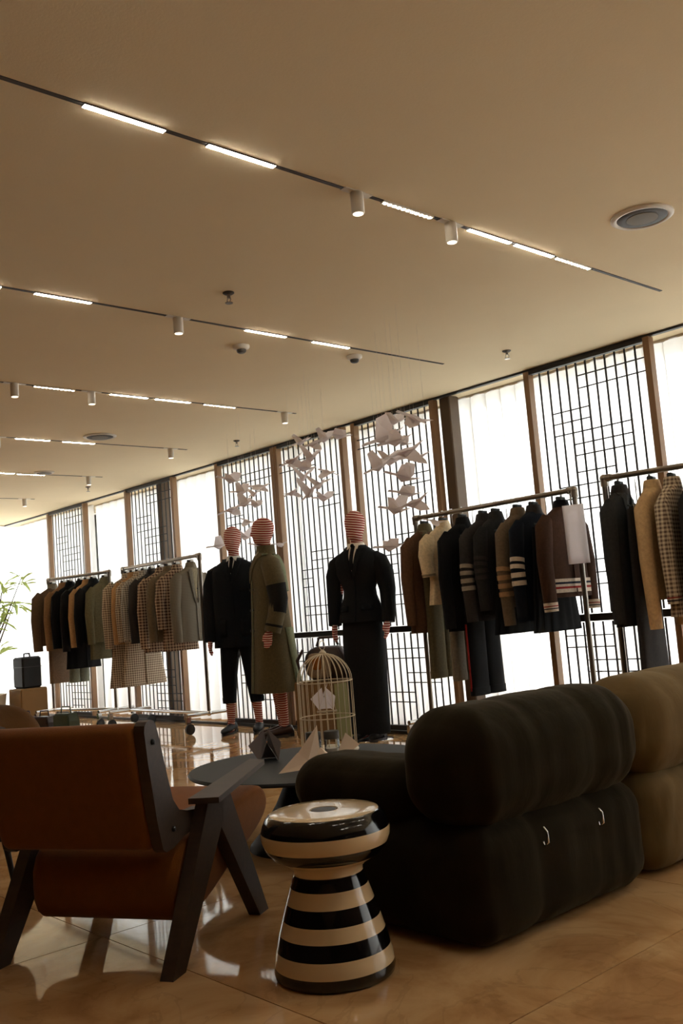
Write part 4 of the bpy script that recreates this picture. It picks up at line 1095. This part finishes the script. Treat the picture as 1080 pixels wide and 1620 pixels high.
# mannequin in black suit with cropped trousers
r = thing('mannequin', 'striped-knit mannequin in black jacket and cropped black trousers with striped socks', 'mannequin', (-7.47, 5.40, 0), math.radians(38))
A = [[(s_ * .17, .01, 1.52), (s_ * .255, .02, 1.2), (s_ * .262, -.045, .90)] for s_ in (-1, 1)]
mannequin_body(r, 1.94, 1.60, A, [[(s_ * .09, 0, .98), (s_ * .115, -.02, .54), (s_ * .135, .03, .10)] for s_ in (-1, 1)])
rows = [(1.635, .070, .064, 0, .012), (1.605, .125, .085, 0, .01), (1.56, .200, .110, 0, .005), (1.50, .228, .130, 0, 0), (1.35, .222, .142, 0, 0), (1.10, .218, .140, 0, 0), (.80, .232, .150, 0, 0)]
shell(rows, 44, 2.3, .02, 8).build('jacket', SUIT2, r, True)
collar_and_tie(r, rows, 1.635, 1.48, True, .045, fab((214, 214, 210)))
lapels(r, rows, 1.63, 1.40, SUIT2, .03, .10)
pbuild(patch(rows, lsp(1.42, .805, 10), lambda z: .004, lambda z: .016, .004, m=2), 'front_edge', SUIT, r, .004)
for sx in (-1, 1): pbuild(patch(rows, lsp(1.06, .90, 4), lambda z: sx * .07, lambda z: sx * .18, .006, m=4), 'patch_pocket', SUIT, r, .006)
pbuild(patch(rows, lsp(1.34, 1.31, 3), lambda z: .07, lambda z: .16, .006, m=4), 'chest_pocket', SUIT, r, .005)
sleeves(r, SUIT2, [(.15, .005, 1.535), (.20, .008, 1.495), (.248, .015, 1.38), (.268, .02, 1.20), (.268, -.02, 1.02), (.262, -.045, .865)], [.055, .078, .076, .068, .060, .056])
tr = MB().loft([ring(.78, .18, .13), ring(.96, .17, .12)]).build('trouser_top', SUIT2, r, True)
for s_ in (-1, 1):
    lg = shell([(.86, .095, .115, s_ * .085, 0), (.70, .086, .10, s_ * .10, 0), (.52, .073, .082, s_ * .115, -.01), (.285, .062, .070, s_ * .135, .015)], 26, 2.2, .02, 5, s_).build('trouser_leg', SUIT2, r, True)
    MB().loft([ring(.283, .064, .072, s_ * .135, .015, 26), ring(.335, .066, .074, s_ * .134, .013, 26)]).build('turn_up', SUIT, lg, True)
    shoe(r, s_ * .135, .015, M['leather'], s_ * .12, .0, .29)
# mannequin in trench coat
r = thing('mannequin', 'striped-knit mannequin in long olive trench coat with dark sleeve panel', 'mannequin', (-6.87, 5.305, 0), math.radians(-28))
A = [[(s_ * .16, .01, 1.51), (s_ * .235, .05, 1.20), (s_ * .245, -.03, .945)] for s_ in (-1, 1)]
mannequin_body(r, 1.945, 1.60, A, [[(s_ * .085, .02, .95), (s_ * .07, .02, .52), (s_ * .065, .07, .10)] for s_ in (-1, 1)], -.35)
rows = [(1.63, .075, .070, 0, .012), (1.60, .125, .090, 0, .012), (1.56, .190, .112, 0, .012), (1.48, .222, .140, 0, .01), (1.20, .212, .160, 0, .015), (.95, .220, .175, 0, .02), (.65, .238, .200, 0, .025), (.395, .250, .220, 0, .03)]
shell(rows, 48, 2.1, .035, 7).build('coat', COAT, r, True)
collar_and_tie(r, rows, 1.63, 1.46, False, .05, fab((200, 190, 172)))
lapels(r, rows, 1.635, 1.36, COAT, .03, .12)
MB().loft([ring(z, a, b, 0, .015, 28) for z, a, b in ((1.60, .105, .09), (1.65, .088, .085), (1.69, .082, .082), (1.688, .074, .074), (1.62, .07, .07))], cap=False).build('turned_up_collar', COAT, r, True)
pbuild(patch([(z, a * 1.03, b * 1.03, c, d) for z, a, b, c, d in rows], lsp(1.60, 1.27, 8), lambda z: -.20, lambda z: .20, .02, 1, 10), 'back_cape', COATL, r, .006)
pbuild(patch(rows, lsp(1.38, .40, 10), lambda z: .05, lambda z: .062, .006, m=2), 'front_edge', COATL, r, .004)
pbuild(patch(rows, lsp(.95, .40, 8), lambda z: -.20, lambda z: .20, .012, 1, 10), 'back_panel', COATL, r, .004)
for zb_ in (1.30, 1.12, .94):
    for sx in (-.03, .13):
        v = interp(rows, zb_); MB().ell((sx, v[3] - v[1] - .004, zb_), (.012, .006, .012), 10, 6).build('button', M['black'], r, True)
pts = [(.16, .005, 1.56), (.21, .01, 1.52), (.245, .035, 1.36), (.258, .055, 1.20), (.262, .02, 1.05), (.255, -.02, .92)]
for sl, sx in zip(sleeves(r, COAT, pts, [.055, .086, .088, .080, .074, .072]), (-1, 1)):
    MB().tube([(sx * .252, .040, 1.33), (sx * .258, .055, 1.20), (sx * .262, .035, 1.085)], [.089, .083, .078], 18).build('sleeve_panel', CUFFD, sl, True)
    MB().tube([(sx * .260, -.0, .985), (sx * .259, -.005, .965)], .077, 18).build('cuff_strap', CUFFD, sl, True)
    MB().box((sx * .20, -.03, 1.60), (.09, .04, .012)).build('epaulette', COATL, r)
MB().tube([(.10, .17, .88), (.10, .20, .42)], .006, 6).build('vent_piping', fab((140, 90, 60)), r)
for s_ in (-1, 1): shoe(r, s_ * .07, .05, M['brownleather'], 0, .0, .29)
